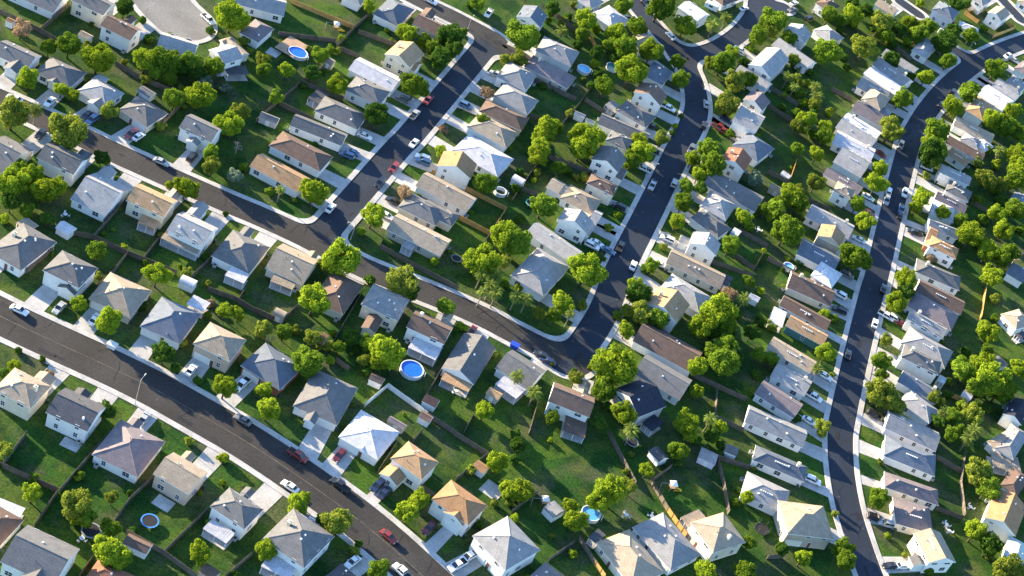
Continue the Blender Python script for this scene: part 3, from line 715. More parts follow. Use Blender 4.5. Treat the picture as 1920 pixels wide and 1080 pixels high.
# shared small meshes (facing local -Y, centred)
def win_mesh(w,h):
    f=MB(); t=.09
    f.box(-w/2-t,w/2+t,-.07,0,-t,0); f.box(-w/2-t,w/2+t,-.07,0,h,h+t); f.box(-w/2-t,-w/2,-.07,0,0,h); f.box(w/2,w/2+t,-.07,0,0,h); f.box(-.03,.03,-.06,0,0,h); f.box(-w/2,w/2,-.055,0,h/2-.03,h/2+.03)
    g=MB(); g.box(-w/2,w/2,-.03,0,0,h)
    return f.me('window',M['trim']), g.me('pane',M['glass'])
WIN=[win_mesh(.95,1.35),win_mesh(1.7,1.35),win_mesh(.8,.8)]
def door_mesh():
    d=MB(); d.box(-.55,.55,-.08,0,0,2.12,1); d.box(-.45,.45,-.1,0,0,2.02,0); return d.me('door',[M['door'],M['trim']])
DOOR=door_mesh()
def garage_mesh():
    d=MB(); d.box(-2.45,2.45,-.06,0,0,2.2,0)
    for i in range(4): d.box(-2.35,2.35,-.09,-.05,.06+i*.53,.53+i*.53,0)
    return d.me('garage_door',M['garage'])
GAR=garage_mesh()
v=MB(); v.box(-.22,.22,-.22,.22,-.1,.3); VENT=[v.me('roof_vent',M['trim'])]
v=MB(); v.tube([(0,0,-.2),(0,0,.55)],.09,6); VENT.append(v.me('roof_vent',M['vent_dark']))
v=MB(); v.box(-.4,.4,-.4,.4,-1.5,1.2); v.box(-.5,.5,-.5,.5,1.2,1.32); v.box(-.2,.2,-.2,.2,1.32,1.7); CHIM=v.me('chimney',M['wall_C'])
POST=MB(); POST.box(-.07,.07,-.07,.07,0,1); POST=POST.me('post',M['trim'])
HOUSES=[]
def parse_houses():
    cur=None; off=(0,0)
    for line in HOUSE_DATA.strip().split('\n'):
        t=line.split()
        if t[0][0]=='@': off=(int(t[0][1])*480,int(t[0][2])*270); continue
        if t[0]=='c': k,h,ty,rc,wc,n=('c',float(t[1]),'c',t[2],'W',t[3:9])
        else: k,h,ty,rc,wc,n=(t[0],float(t[1]),t[2],t[3],t[4],t[5:11])
        n=[float(q)/4 for q in n]; q=[(off[0]+n[i],off[1]+n[i+1]) for i in (0,2,4)]
        r=dict(k=k,h=h,ty=ty,rc=rc,wc=wc,q=q,px=((q[0][0]+q[2][0])/2,(q[0][1]+q[2][1])/2))
        if k in '+c': cur['wings'].append(r)
        else: cur=r; r['wings']=[]; HOUSES.append(r)
parse_houses()
for row in ROWTXT:
    hs=[h for h in HOUSES if h['k']==row]; hs.sort(key=lambda h: h['px'][1 if ROWTXT[row][0]=='top' else 0])
    for i,h in enumerate(hs): h['ref']='%s house from %s, %s'%(ordw(i),*ROWTXT[row]); h['ord']='%s from %s, %s'%(ordw(i),*ROWTXT[row])
CARPX=[]
off=(0,0)
for line in CAR_DATA.strip().split('\n'):
    if line[0]=='@': off=(int(line[1])*480,int(line[2])*270); continue
    for it in line.split(';'):
        x,y,ty,c=it.split(); p=at(off[0]+float(x)/4,off[1]+float(y)/4,.6); CARPX.append((p[0],p[1],ty,c,off[0]+float(x)/4,off[1]+float(y)/4))
DRIVE=[]
def face_list(cx,cy,a,b):   # (x,y,angle of a -Y facing piece, half length)
    return [(cx,cy-b/2,0,a),(cx+a/2,cy,math.pi/2,b),(cx,cy+b/2,math.pi,a),(cx-a/2,cy,-math.pi/2,b)]
def build_house(H,idx):
    rnd=random.Random(idx*7+3)
    c,ang,a,b=rect(H['h'],H['q']); a=max(a,5.5); b=max(b,5.5)*(1.15 if H['k'] in ('CL','CR') else 1.08 if H['k'] in ('BR','BL') else 1)
    if H['rc']=='w': p=.30
    else: p=.46 if H['ty']!='h' else .43
    two=H['h']>4
    root=thing('house','house',(c[0],c[1],0),ang)
    root['group']='houses'
    root['label']='%s %s-roofed %s %s house, %s'%(ROOFW[H['rc']],'hip' if H['ty']=='h' else 'gable',WALLW[H['wc']],'two-storey' if two else 'one-storey',H['ord'])
    ca,sa=math.cos(-ang),math.sin(-ang)
    loc=lambda P:((P[0]-c[0])*ca-(P[1]-c[1])*sa,(P[0]-c[0])*sa+(P[1]-c[1])*ca)
    W=MB(); Rf=MB()
    fd=2.0 if p<.4 else 1
    wl=MB(); W.box(-a/2+OH,a/2-OH,-b/2+OH,b/2-OH,-.05,H['h']-.1)
    r0,r1=roof_shape(Rf,0,0,a,b,H['h'],H['ty'],p,W)
    rects=[(0,0,a-2*OH,b-2*OH,H['h'],0.0)]
    wall=link('wall',W.me('wall',M['wall_'+H['wc']]),root)
    roof=link('roof',Rf.me('roof',[M['roof_'+H['rc']],M['trim']]),root)
    for w in H['wings']:
        wc,wa,wl_,wb=rect(w['h'],w['q']); lx,ly=loc(wc); la=wa-ang
        if w['ty']=='c':
            m=MB(); m.box(-wl_/2,wl_/2,-wb/2,wb/2,0,.14)
            for i in range(int(wl_/.6)): m.box(-wl_/2+.1+i*.6,-wl_/2+.16+i*.6,-wb/2+.05,wb/2-.05,.137,.17)
            o=link('patio_cover',m.me('patio_cover',M['roof_'+w['rc']]),root,(lx,ly,w['h']-.1),la)
            for k in (-1,0,1):
                q=link('post',POST,o,(k*(wl_/2-.2),-wb/2+.2,-(w['h']-.1)),0,(1,1,w['h']-.1))
            s=MB(); s.box(-wl_/2,wl_/2,-wb/2,wb/2,.0,.1); link('patio',s.me('patio',M['concrete']),root,(lx,ly,0),la)
            continue
        la=round(la/(math.pi/2))*(math.pi/2) if abs(((la+.6)%(math.pi/2))-.6)<.5 else la
        wl_=max(wl_,2.6); wb=max(wb,2.4)
        Wm=MB(); Wr=MB(); Wm.box(-wl_/2+OH,wl_/2-OH,-wb/2+OH,wb/2-OH,-.04,w['h']-.1)
        roof_shape(Wr,0,0,wl_,wb,w['h'],w['ty'],p,Wm)
        # a wing grows towards the main body so that it never floats apart
        ww=link('wing',Wm.me('wing',M['wall_'+w['wc']]),root,(lx,ly,0),la)
        link('roof',Wr.me('roof',[M['roof_'+w['rc']],M['trim']]),ww)
        dx=(lx) ; dy=(ly)
        ex,ey=abs(math.cos(la))*wl_+abs(math.sin(la))*wb,abs(math.cos(la))*wb+abs(math.sin(la))*wl_
        gx=abs(lx)-(a/2-OH)-(ex/2-OH); gy=abs(ly)-(b/2-OH)-(ey/2-OH)
        if max(gx,gy)>-.3:   # link it to the house with a lower roofed passage
            k=MB(); kr=MB(); px_,py_=lx/2,ly/2
            sxs=abs(lx)+.6 if gx>gy else ex-.8; sys_=abs(ly)+.6 if gy>=gx else ey-.8
            hh=min(w['h'],H['h'])-.25
            k.box(px_-sxs/2,px_+sxs/2,ly-sys_/2 if gx>gy else py_-sys_/2,ly+sys_/2 if gx>gy else py_+sys_/2,-.03,hh) if gx>gy else k.box(lx-sxs/2,lx+sxs/2,py_-sys_/2,py_+sys_/2,-.03,hh)
            kw=link('wing',k.me('wing',M['wall_'+w['wc']]),root)
            if gx>gy: roof_shape(kr,px_,ly,sxs+.5,sys_+.6,hh+.1,'x',p)
            else: roof_shape(kr,lx,py_,sxs+.6,sys_+.5,hh+.1,'y',p)
            link('roof',kr.me('roof',[M['roof_'+w['rc']],M['trim']]),kw)
        if abs(la-round(la/(math.pi/2))*(math.pi/2))<.01: rects.append((lx,ly,ex-2*OH,ey-2*OH,w['h'],0))
    # garage door, driveway and front door on the street side
    F=np.array(FRONT[H['k']]); fl=np.array([F[0]*ca-F[1]*sa,F[0]*sa+F[1]*ca])
    best=None
    for i,rc in enumerate(rects):
        for fx,fy,fa,ln in face_list(rc[0],rc[1],rc[2],rc[3]):
            nx,ny=math.sin(fa),-math.cos(fa)
            s=nx*fl[0]+ny*fl[1]
            if s<.7: continue
            sc=fx*fl[0]+fy*fl[1]-(50 if ln<4.5 and i else 0)
            if best is None or sc>best[0]: best=(sc,i,fx,fy,fa,ln,nx,ny)
    used=[]
    front_fa=best[4] if best else None
    if best:
        sc,i,fx,fy,fa,ln,nx,ny=best; tx,ty=math.cos(fa),math.sin(fa)
        toW=lambda x,y:(c[0]+x*math.cos(ang)-y*math.sin(ang),c[1]+x*math.sin(ang)+y*math.cos(ang))
        so=0
        if ln>7.5:
            so=(ln/2-2.9)
            # which side: a parked car decides, else the lower / left end
            w0=toW(fx+tx*so,fy+ty*so); w1=toW(fx-tx*so,fy-ty*so)
            nw=(nx*math.cos(ang)-ny*math.sin(ang),nx*math.sin(ang)+ny*math.cos(ang))
            cnt=[0,0]
            for cx,cy,*_ in CARPX:
                for k,w in enumerate((w0,w1)):
                    dx,dy=cx-w[0],cy-w[1]; al=dx*nw[0]+dy*nw[1]; ac=abs(dx*nw[1]-dy*nw[0])
                    if 0<al<14 and ac<3.2: cnt[k]+=1
            if cnt[0]!=cnt[1]: so=so if cnt[0]>cnt[1] else -so
            else:
                if H['k'] in ('DL','EL','EU'): so=so if w0[0]>w1[0] else -so
                elif H['k']=='DU': so=so if w0[0]<w1[0] else -so
                else: so=so if w0[1]<w1[1] else -so
        gx,gy=fx+tx*so,fy+ty*so
        if ln>5: link('garage_door',GAR,root,(gx,gy,0),fa); used.append((gx,gy,3.2))
        if ln>8.5:
            dxx=-so*.35; link('door',DOOR,root,(fx+tx*dxx,fy+ty*dxx,0.05),fa); used.append((fx+tx*dxx,fy+ty*dxx,1.2))
        w=toW(gx,gy); nw=(nx*math.cos(ang)-ny*math.sin(ang),nx*math.sin(ang)+ny*math.cos(ang))
        d=None
        for st in np.arange(1,26,.5):
            if sdf1(w[0]+nw[0]*st,w[1]+nw[1]*st)<WALK*.6: d=st; break
        if d: DRIVE.append((w,nw,d,5.0 if ln>5.5 else 3.2))
    far=math.hypot(c[0],c[1])>430
    for i,rc in enumerate(rects):
        for fx,fy,fa,ln in face_list(rc[0],rc[1],rc[2],rc[3]):
            nx,ny=math.sin(fa),-math.cos(fa); tx,ty=math.cos(fa),math.sin(fa)
            n=int((ln-1.2)/3.4)
            if i and n>1: n=1
            for fl_ in ((.95,3.7) if rc[4]>4 else (.95,)):
                for k in range(n):
                    if rnd.random()<(.35 if rc[4]>4 else .5): continue
                    o=(k+.5)/n*ln-ln/2+rnd.uniform(-.25,.25); X,Y=fx+tx*o,fy+ty*o
                    if fl_<2 and any(math.hypot(X-u[0],Y-u[1])<u[2]+.6 for u in used): continue
                    # keep windows off faces that another wing covers
                    if any(j!=i and abs(X+nx*.3-q[0])<q[2]/2+.5 and abs(Y+ny*.3-q[1])<q[3]/2+.5 and fl_<q[4]-.5 for j,q in enumerate(rects)): continue
                    wm=WIN[rnd.choice((0,0,1))]
                    f=link('window',wm[0],root,(X,Y,fl_),fa); link('pane',wm[1],f)
    # roof furniture
    def zr(x,y):
        da,db=a/2-abs(x),b/2-abs(y)
        d=min(da,db) if H['ty']=='h' else (db if H['ty']=='x' else da)
        return H['h']+p*max(d,0)
    n=rnd.randint(2,4)
    for _ in range(n):
        x,y=rnd.uniform(-.32,.32)*a,rnd.uniform(-.3,.3)*b; link('roof_vent',VENT[rnd.random()<.45],root,(x,y,zr(x,y)))
    if H['k'] in ('CL','CR') and rnd.random()<.6 and H['ty']!='y':   # a row of pale vents below the ridge
        for k in range(6):
            x=(k-2.5)*.62; y=-.16*b if a>=b or H['ty']=='x' else 0
            if a<b and H['ty']=='h': x,y=-.16*a,(k-2.5)*.62
            link('roof_vent',VENT[0],root,(x,y,zr(x,y)),0,(.8,.8,.6))
    if rnd.random()<.14 or idx in CHIMNEYS:
        x,y=rnd.choice((-1,1))*a*.3,b*.05; link('chimney',CHIM,root,(x,y,zr(x,y)))
    H['c']=c; H['ang']=ang; H['a']=a; H['b']=b; H['root']=root
CHIMNEYS=()
FURN=[((2,3),1050,630,4),((2,3),650,765,4),((3,3),1340,690,4),((3,3),1360,740,3),((1,2),1500,770,3),((1,0),470,735,3),((2,1),1850,640,4),((0,3),615,795,3),((2,3),860,620,3),((0,1),490,525,3),((3,3),1520,560,3)]
for i,h in enumerate(HOUSES): build_house(h,i)

# driveways: concrete slabs 6 cm above the lawn, from each garage to the pavement
for w,n,d,wd in DRIVE:
    t=np.array([-n[1],n[0]])*wd/2; w=np.array(w); n=np.array(n); m=MB()
    P=[w-t-n*.2,w+t-n*.2,w+t*1.12+n*d,w-t*1.12+n*d]; up=[(q[0],q[1],.06) for q in P]; lo=[(q[0],q[1],0) for q in P]
    if np.cross(P[1]-P[0],P[2]-P[0])<0: up=up[::-1]; lo=lo[::-1]
    m.poly(up)
    for i in range(4): m.poly([lo[i],lo[(i+1)%4],up[(i+1)%4],up[i]])
    link('driveway',m.me('driveway',M['concrete']))['kind']='structure'

# ---------------------------------------------------------------- labels
HC=np.array([h['c'] for h in HOUSES])
PENDING=[]      # (object, phrase, place, px, size)
def place_of(x,y):
    d=np.hypot(HC[:,0]-x,HC[:,1]-y); h=HOUSES[int(d.argmin())]
    F=FRONT[h['k']]; s=(x-h['c'][0])*F[0]+(y-h['c'][1])*F[1]; half=(h['a'] if F[0] else h['b'])/2
    return ('in front of' if s>half-.5 else 'behind' if s<-half+.5 else 'beside'),h['ref']
def pend(o,phrase,x,y,size=1):
    PENDING.append((o,phrase,place_of(x,y),(x,y),size))
def flush_labels():
    by={}
    for q in PENDING: by.setdefault((q[1],q[2]),[]).append(q)
    for (ph,(rel,ref)),L in by.items():
        base='%s %s %s'%(ph,rel,ref)
        if len(L)==1: L[0][0]['label']=base; continue
        # order the look-alikes by their place in the picture, left to right
        L.sort(key=lambda q: project(q[3][0],q[3][1],1)[0])
        if len(L)==2: ws=['left','right']
        elif len(L)==3: ws=['left','middle','right']
        else: ws=[ordw(i)+'-from-left' for i in range(len(L))]
        for w,q in zip(ws,L): q[0]['label']=w+' '+base

# ---------------------------------------------------------------- trees
def leaf_cloud(seed,lobes,nleaf,size,droop=.0,flat=1.0):
    rng=np.random.default_rng(seed); C=[];Rr=[]
    for i in range(lobes):
        if i==0: C.append((0,0,-.05)); Rr.append(.62)
        else:
            d=rng.normal(size=3); d/=np.linalg.norm(d); d[2]=d[2]*.8+.1
            k=rng.uniform(.45,.80); C.append(tuple(d*k)); Rr.append(rng.uniform(.15,.36)*(1.15-.4*k))
    C=np.array(C);Rr=np.array(Rr)
    w=Rr**2; w/=w.sum(); idx=rng.choice(lobes,nleaf*2,p=w)
    n=rng.normal(size=(nleaf*2,3)); n/=np.linalg.norm(n,axis=1)[:,None]
    rad=Rr[idx]*(1-np.abs(rng.normal(0,.13,nleaf*2))+.05)
    # small-scale clumps: push leaves in and out on each lobe
    cl=rng.normal(size=(26,3)); cl/=np.linalg.norm(cl,axis=1)[:,None]
    near=(n@cl.T).max(1); rad*=.78+.26*np.clip((near-.82)/.18,0,1)
    P=C[idx]+n*rad[:,None]+rng.normal(0,.028,(nleaf*2,3)); P[:,2]*=flat
    dd=np.linalg.norm(P[:,None,:]-C[None],axis=2)/Rr[None]
    keep=(dd<.62).sum(1)==0; keep&=near>.80
    P=P[keep][:nleaf]; n=n[keep][:nleaf]
    k=len(P); nn=n+rng.normal(size=(k,3))*.55+np.array([0,0,.25]); nn/=np.linalg.norm(nn,axis=1)[:,None]
    a=np.cross(nn,rng.normal(size=(k,3))); a/=np.linalg.norm(a,axis=1)[:,None]; b=np.cross(nn,a)
    s=size*rng.uniform(.6,1.25,k)[:,None]
    V=np.stack([P-a*s,P+b*s*.6-nn*s*.12,P+a*s,P-b*s*.6-nn*s*.12],1).reshape(-1,3)
    F=np.arange(4*k).reshape(-1,4)
    # one tint per leaf: neighbouring clumps differ a little in colour
    ci=(n@cl.T).argmax(1); tint=rng.uniform(.0,1,26)[ci]*.6+rng.uniform(0,1,k)*.4
    return V,F,np.repeat(tint,4)
def crown_mesh(seed,lobes,nleaf,size,mat,flat=1.0):
    V,F,t=leaf_cloud(seed,lobes,nleaf,size,0,flat)
    me=bpy.data.meshes.new('crown'); me.vertices.add(len(V)); me.vertices.foreach_set('co',V.ravel())
    me.loops.add(F.size); me.loops.foreach_set('vertex_index',F.ravel().astype(np.int32))
    me.polygons.add(len(F)); me.polygons.foreach_set('loop_start',np.arange(0,F.size,4,dtype=np.int32)); me.polygons.foreach_set('loop_total',np.full(len(F),4,dtype=np.int32))
    at_=me.attributes.new('tint','FLOAT','POINT'); at_.data.foreach_set('value',t.astype(np.float32))
    me.materials.append(mat); me.update(); me.validate(); return me
KIND=dict(b=('bright lime-green','leaf_b'),m=('mid-green','leaf_m'),d=('dark green','leaf_d'),y=('yellow-olive','leaf_y'),c=('grey-green','leaf_c'),o=('pinkish-tan','leaf_o'))
CROWN={k:[crown_mesh(i*13+j*101+5,26+j*4,7000 if k!='o' else 3000,.062,M[v[1]],.92) for j in range(4)] for i,(k,v) in enumerate(KIND.items())}
SHRUB={k:[crown_mesh(i*17+j*71+9,7,1500,.12,M[v[1]],.9) for j in range(2)] for i,(k,v) in enumerate(KIND.items())}
def trunk_mesh(seed):
    r=random.Random(seed); m=MB(); j=lambda s:r.uniform(-s,s)
    top=(j(.08),j(.08),-.35)
    m.tube([(0,0,-1.6),(j(.03),j(.03),-1.0),top],[.085,.065,.055],8)
    for k in range(6):
        an=k*1.05+j(.3); d=(math.cos(an)*r.uniform(.35,.6),math.sin(an)*r.uniform(.35,.6),r.uniform(-.05,.35))
        mid=tuple(.5*top[i]+.5*d[i]+(.04 if i==2 else 0) for i in range(3))
        m.tube([top,mid,d],[.045,.028,.012],5)
        for q in range(2):
            e=tuple(d[i]*1.0+j(.22)+(.12 if i==2 else 0) for i in range(3)); m.tube([mid,e],[.018,.006],4)
    return m.me('trunk',M['bark'],True)
TRUNK=[trunk_mesh(i) for i in range(4)]
def bare_mesh(seed):
    r=random.Random(seed); m=MB()
    def br(p,d,l,rad,n):
        e=p+d*l; m.tube([p,e],[rad,rad*.6],4)
        if n==0: return
        for _ in range(4 if n>1 else 5):
            q=(d+Vector((r.uniform(-1,1),r.uniform(-1,1),r.uniform(-.2,.8)))*.75).normalized(); br(p+d*l*r.uniform(.55,1),q,l*r.uniform(.55,.8),rad*.55,n-1)
    br(Vector((0,0,-1.5)),Vector((0,0,1)),.8,.07,4)
    return m.me('crown',M['bare'])
BARE=bare_mesh(4)
def palm_crown(seed,mat):
    r=random.Random(seed); m=MB()
    for k in range(34):
        an=k*2.399+r.uniform(-.2,.2); el=1.25-1.75*(k/34)+r.uniform(-.12,.12); L=r.uniform(.85,1.1)
        pts=[]; x=z=0.0; e=el
        for i in range(6):
            pts.append((x,z)); x+=math.cos(e)*L/5; z+=math.sin(e)*L/5; e-=.28
        ca,sa=math.cos(an),math.sin(an)
        for side in (-1,1):
            for i in range(5):
                (x0,z0),(x1,z1)=pts[i],pts[i+1]; w0=.17*math.sin(.35+i*.52); w1=.17*math.sin(.35+(i+1)*.52)
                for g in range(2):
                    f0,f1=g*.5,g*.5+.34
                    xa,za=x0+(x1-x0)*f0,z0+(z1-z0)*f0; xb,zb=x0+(x1-x0)*f1,z0+(z1-z0)*f1; wa=w0+(w1-w0)*f0
                    o=lambda x,y,z:(x*ca-y*sa,x*sa+y*ca,z)
                    m.poly([o(xa,0,za),o(xb,0,zb),o(xb+.08,side*wa,zb-.07),o(xa+.08,side*wa,za-.07)])
    return m.me('crown',mat)
PALM=[palm_crown(i,M['leaf_p']) for i in range(3)]
def palm_trunk():
    m=MB(); rings=[]
    pts=[(0.02*math.sin(i*.7),0.015*math.cos(i*.9),i/8) for i in range(9)]
    m.tube(pts,[.30,.25,.22,.2,.19,.19,.2,.24,.3],8); return m.me('trunk',M['palm_bark'],True)
PTRUNK=palm_trunk()
m=MB(); rr=random.Random(2)
for k in range(60):
    an=rr.uniform(0,6.28); z=rr.uniform(-.75,-.1); q=.16+.10*(z+.75); L=.28
    m.poly([(math.cos(an)*.1,math.sin(an)*.1,z),(math.cos(an+.5)*.1,math.sin(an+.5)*.1,z),(math.cos(an+.3)*q*1.5,math.sin(an+.3)*q*1.5,z-L),(math.cos(an+.1)*q*1.5,math.sin(an+.1)*q*1.5,z-L)])
SKIRT=m.me('skirt',M['dead_frond'])
NT=0
TREES=[]
off=(0,0)
for line in TREE_DATA.strip().split('\n'):
    if line[0]=='@': off=(int(line[1])*480,int(line[2])*270); continue
    for it in line.split(';'):
        if not it.strip(): continue
        x,y,r,k=it.split(); TREES.append((off[0]+float(x)/4,off[1]+float(y)/4,float(r)/4,k))
def px_radius(x,y,rp):
    p=at(x,y,3); d=math.dist(p,CAM); return rp*d/FPX
for i,(x,y,rp,k) in enumerate(TREES):
    rnd=random.Random(i*31+7); r=px_radius(x,y,rp)*TREE_SC
    if k=='p':
        zc=5.6 if rp>10 else 4.8; p=at(x,y,zc); r*=1.12
        o=thing('palm_tree','palm tree',(p[0],p[1],0),rnd.uniform(0,6.28),group='palm trees')
        link('trunk',PTRUNK,o,(0,0,0),0,(.75,.75,zc)); c_=link('crown',PALM[i%3],o,(0,0,zc),0,(r,r,r)); link('skirt',SKIRT,c_,(0,0,0))
        pend(o,'feathery palm tree',p[0],p[1],r); continue
    if k=='n':
        zc=r*1.15; p=at(x,y,zc); o=thing('bare_tree','tree',(p[0],p[1],0),rnd.uniform(0,6.28),group='leafless trees')
        m_=link('crown',BARE,o,(0,0,r*1.5),0,(r,r,r)); pend(o,'leafless grey tree',p[0],p[1],r); continue
    shrub=rp<=SMALL_PX/4  # small trees up to this radius are built as shrubs too
    if shrub:
        zc=r*.72; p=at(x,y,zc)
        o=thing('shrub','shrub',(p[0],p[1],0),rnd.uniform(0,6.28),group='garden shrubs')
        link('foliage',SHRUB[k][i%2],o,(0,0,zc),0,(r*1.12,r*1.12,r*1.05))
        pend(o,KIND[k][0]+(' low shrub/tree' if r>1.5 else ' small shrub/tree'),p[0],p[1],r); continue
    zc=r*1.02+.9; p=at(x,y,zc); sx,sy=rnd.uniform(.88,1.15),rnd.uniform(.88,1.15)
    o=thing('tree','tree',(p[0],p[1],0),rnd.uniform(0,6.28),group='leafy garden trees')
    link('crown',CROWN[k][rnd.randrange(4)],o,(0,0,zc),0,(r*1.09*sx,r*1.09*sy,r*1.12*rnd.uniform(.85,1.2)))
    link('trunk',TRUNK[i%4],o,(0,0,zc),rnd.uniform(0,6),(r*.95,r*.95,zc/1.6))
    pend(o,KIND[k][0]+(' large tree' if r>3.6 else ' small tree' if r<2.5 else ' tree'),p[0],p[1],r)

# ---------------------------------------------------------------- cars
CARCOL=dict(W=('white','car_W'),S=('silver','car_S'),K=('black','car_K'),G=('grey','car_G'),U=('steel-blue','car_U'),N=('navy','car_N'),R=('red','car_R'),M=('maroon','car_M'))
PROF={'s':dict(body=[(-2.35,.35),(-2.38,.75),(-2.2,.92),(-1.3,.98),(1.0,.95),(2.1,.80),(2.36,.62),(2.38,.35)],cab=[(-1.75,.95),(-1.05,1.42),(.25,1.45),(1.15,.93)],w=.9,name='sedan'),
      'v':dict(body=[(-2.4,.38),(-2.42,.95),(-2.3,1.08),(1.1,1.06),(2.15,.98),(2.4,.75),(2.42,.38)],cab=[(-2.3,1.05),(-2.05,1.72),(.35,1.75),(1.25,1.05)],w=.95,name='SUV'),
      'p':dict(body=[(-2.8,.42),(-2.82,1.02),(-1.0,1.02),(-.99,1.06),(1.4,1.06),(2.5,.98),(2.72,.8),(2.75,.42)],cab=[(-.95,1.03),(-.75,1.75),(.75,1.78),(1.55,1.05)],w=.98,name='pickup truck')}
def car_meshes(ty,mat):
    P=PROF[ty]; w=P['w']; m=MB()
    def ring(y,ins,dz=0): return [(x*(1-ins*.03),y,z-(dz if z>.7 else -dz*.5)) for x,z in P['body']]
    m.ring([ring(-w,1,.08),ring(-w+.1,0),ring(w-.1,0),ring(w,1,.08)],0)
    c=P['cab']; lo0,up0,up1,lo1=c
    if ty=='p':   # open load bed
        m.box(-2.7,-1.05,-w+.14,w-.14,.99,1.026,1)
    # roof panel and pillars
    t=.16; m.box(up0[0],up1[0],-w+.2,w-.2,up0[1]-.03,up0[1]+.05,0)
    for s in (-1,1):
        for (a,b) in ((lo0,up0),(lo1,up1),((( lo0[0]+lo1[0])/2,lo0[1]),((up0[0]+up1[0])/2,up0[1]))):
            m.tube([(a[0],s*(w-.12),a[1]),(b[0],s*(w-.22),b[1])],.05,4)
    for s in (-1,1): m.box(lo1[0]-.45,lo1[0]-.25,s*w-.0 if s>0 else s*w-.16,s*w+.16 if s>0 else s*w,lo1[1]-.02,lo1[1]+.14,0)
    g=MB(); i=.03
    yl,yu=w-.13,w-.24
    A=[(lo0[0]+.05,lo0[1]),(up0[0],up0[1]-.02),(up1[0],up1[1]-.02),(lo1[0]-.05,lo1[1])]
    L=[(A[0][0],-yl,A[0][1]),(A[1][0],-yu,A[1][1]),(A[2][0],-yu,A[2][1]),(A[3][0],-yl,A[3][1])]; Rr=[(x,-y,z) for x,y,z in L]
    g.poly(L[::-1]); g.poly(Rr)
    for k in range(4): g.poly([L[k],L[(k+1)%4],Rr[(k+1)%4],Rr[k]])
    b=m.me('body',[mat,M['rubber']]); return b,g.me('glass',M['glass'])
wm=MB(); k=12
wm.ring([[(.33*math.cos(6.2832*i/k),y,.33*math.sin(6.2832*i/k)) for i in range(k)] for y in (-.11,.11)],0)
wm.ring([[(.2*math.cos(6.2832*i/k),y,.2*math.sin(6.2832*i/k)) for i in range(k)] for y in (-.125,.125)],1)
WHEEL=wm.me('wheel',[M['rubber'],M['metal']])
hl=MB(); hl.box(-.05,.03,-.17,.17,-.07,.07); HEADL=hl.me('headlight',M['lamp_glass'])
tl=MB(); tl.box(-.03,.05,-.15,.15,-.08,.08); TAILL=tl.me('taillight',M['tail'])
CM={}
LINE=[(s['pts'],s['w']) for s in STREETS.values()]
def road_dir(x,y):
    best=None
    for pts,w in LINE:
        for a,b in zip(pts[:-1],pts[1:]):
            ab=b-a; t=min(1,max(0,((x-a[0])*ab[0]+(y-a[1])*ab[1])/(ab@ab))); d=math.hypot(x-a[0]-t*ab[0],y-a[1]-t*ab[1])-w
            if best is None or d<best[0]: best=(d,math.atan2(ab[1],ab[0]))
    return best
for i,(x,y,ty,c,px,py) in enumerate(CARPX):
    rnd=random.Random(i); d,an=road_dir(x,y); on=d<.6
    if not on:
        hh=HOUSES[int(np.hypot(HC[:,0]-x,HC[:,1]-y).argmin())]; F=FRONT[hh['k']]
        fa=math.atan2(F[1],F[0]); k=round((fa-hh['ang'])/(math.pi/2)); an=hh['ang']+k*math.pi/2
    an+=rnd.choice((0,math.pi))
    if (ty,c) not in CM: CM[(ty,c)]=car_meshes(ty,M[CARCOL[c][1]])
    b,g=CM[(ty,c)]; P=PROF[ty]
    o=thing('car' if ty!='p' else 'pickup_truck','car' if ty!='p' else 'pickup truck',(x,y,.04 if on else .07),an,group='parked and passing cars')
    body=link('body',b,o); link('glass',g,o)
    for sx in (-1.45,1.45):
        for s in (-1,1): link('wheel',WHEEL,o,(sx,s*(P['w']-.1),.33))
    fx=P['body'][-1][0]; bx=P['body'][0][0]
    for s in (-1,1): link('headlight',HEADL,o,(fx-.02,s*(P['w']-.3),.68)); link('taillight',TAILL,o,(bx-.03,s*(P['w']-.28),.78))
    rel,ref=place_of(x,y)
    o2='%s %s'%(CARCOL[c][0],P['name'])+(' at kerb' if on else ' in drive')
    PENDING.append((o,o2,(('near' if on else 'of'),ref),(x,y),1))

EXTRA=[]
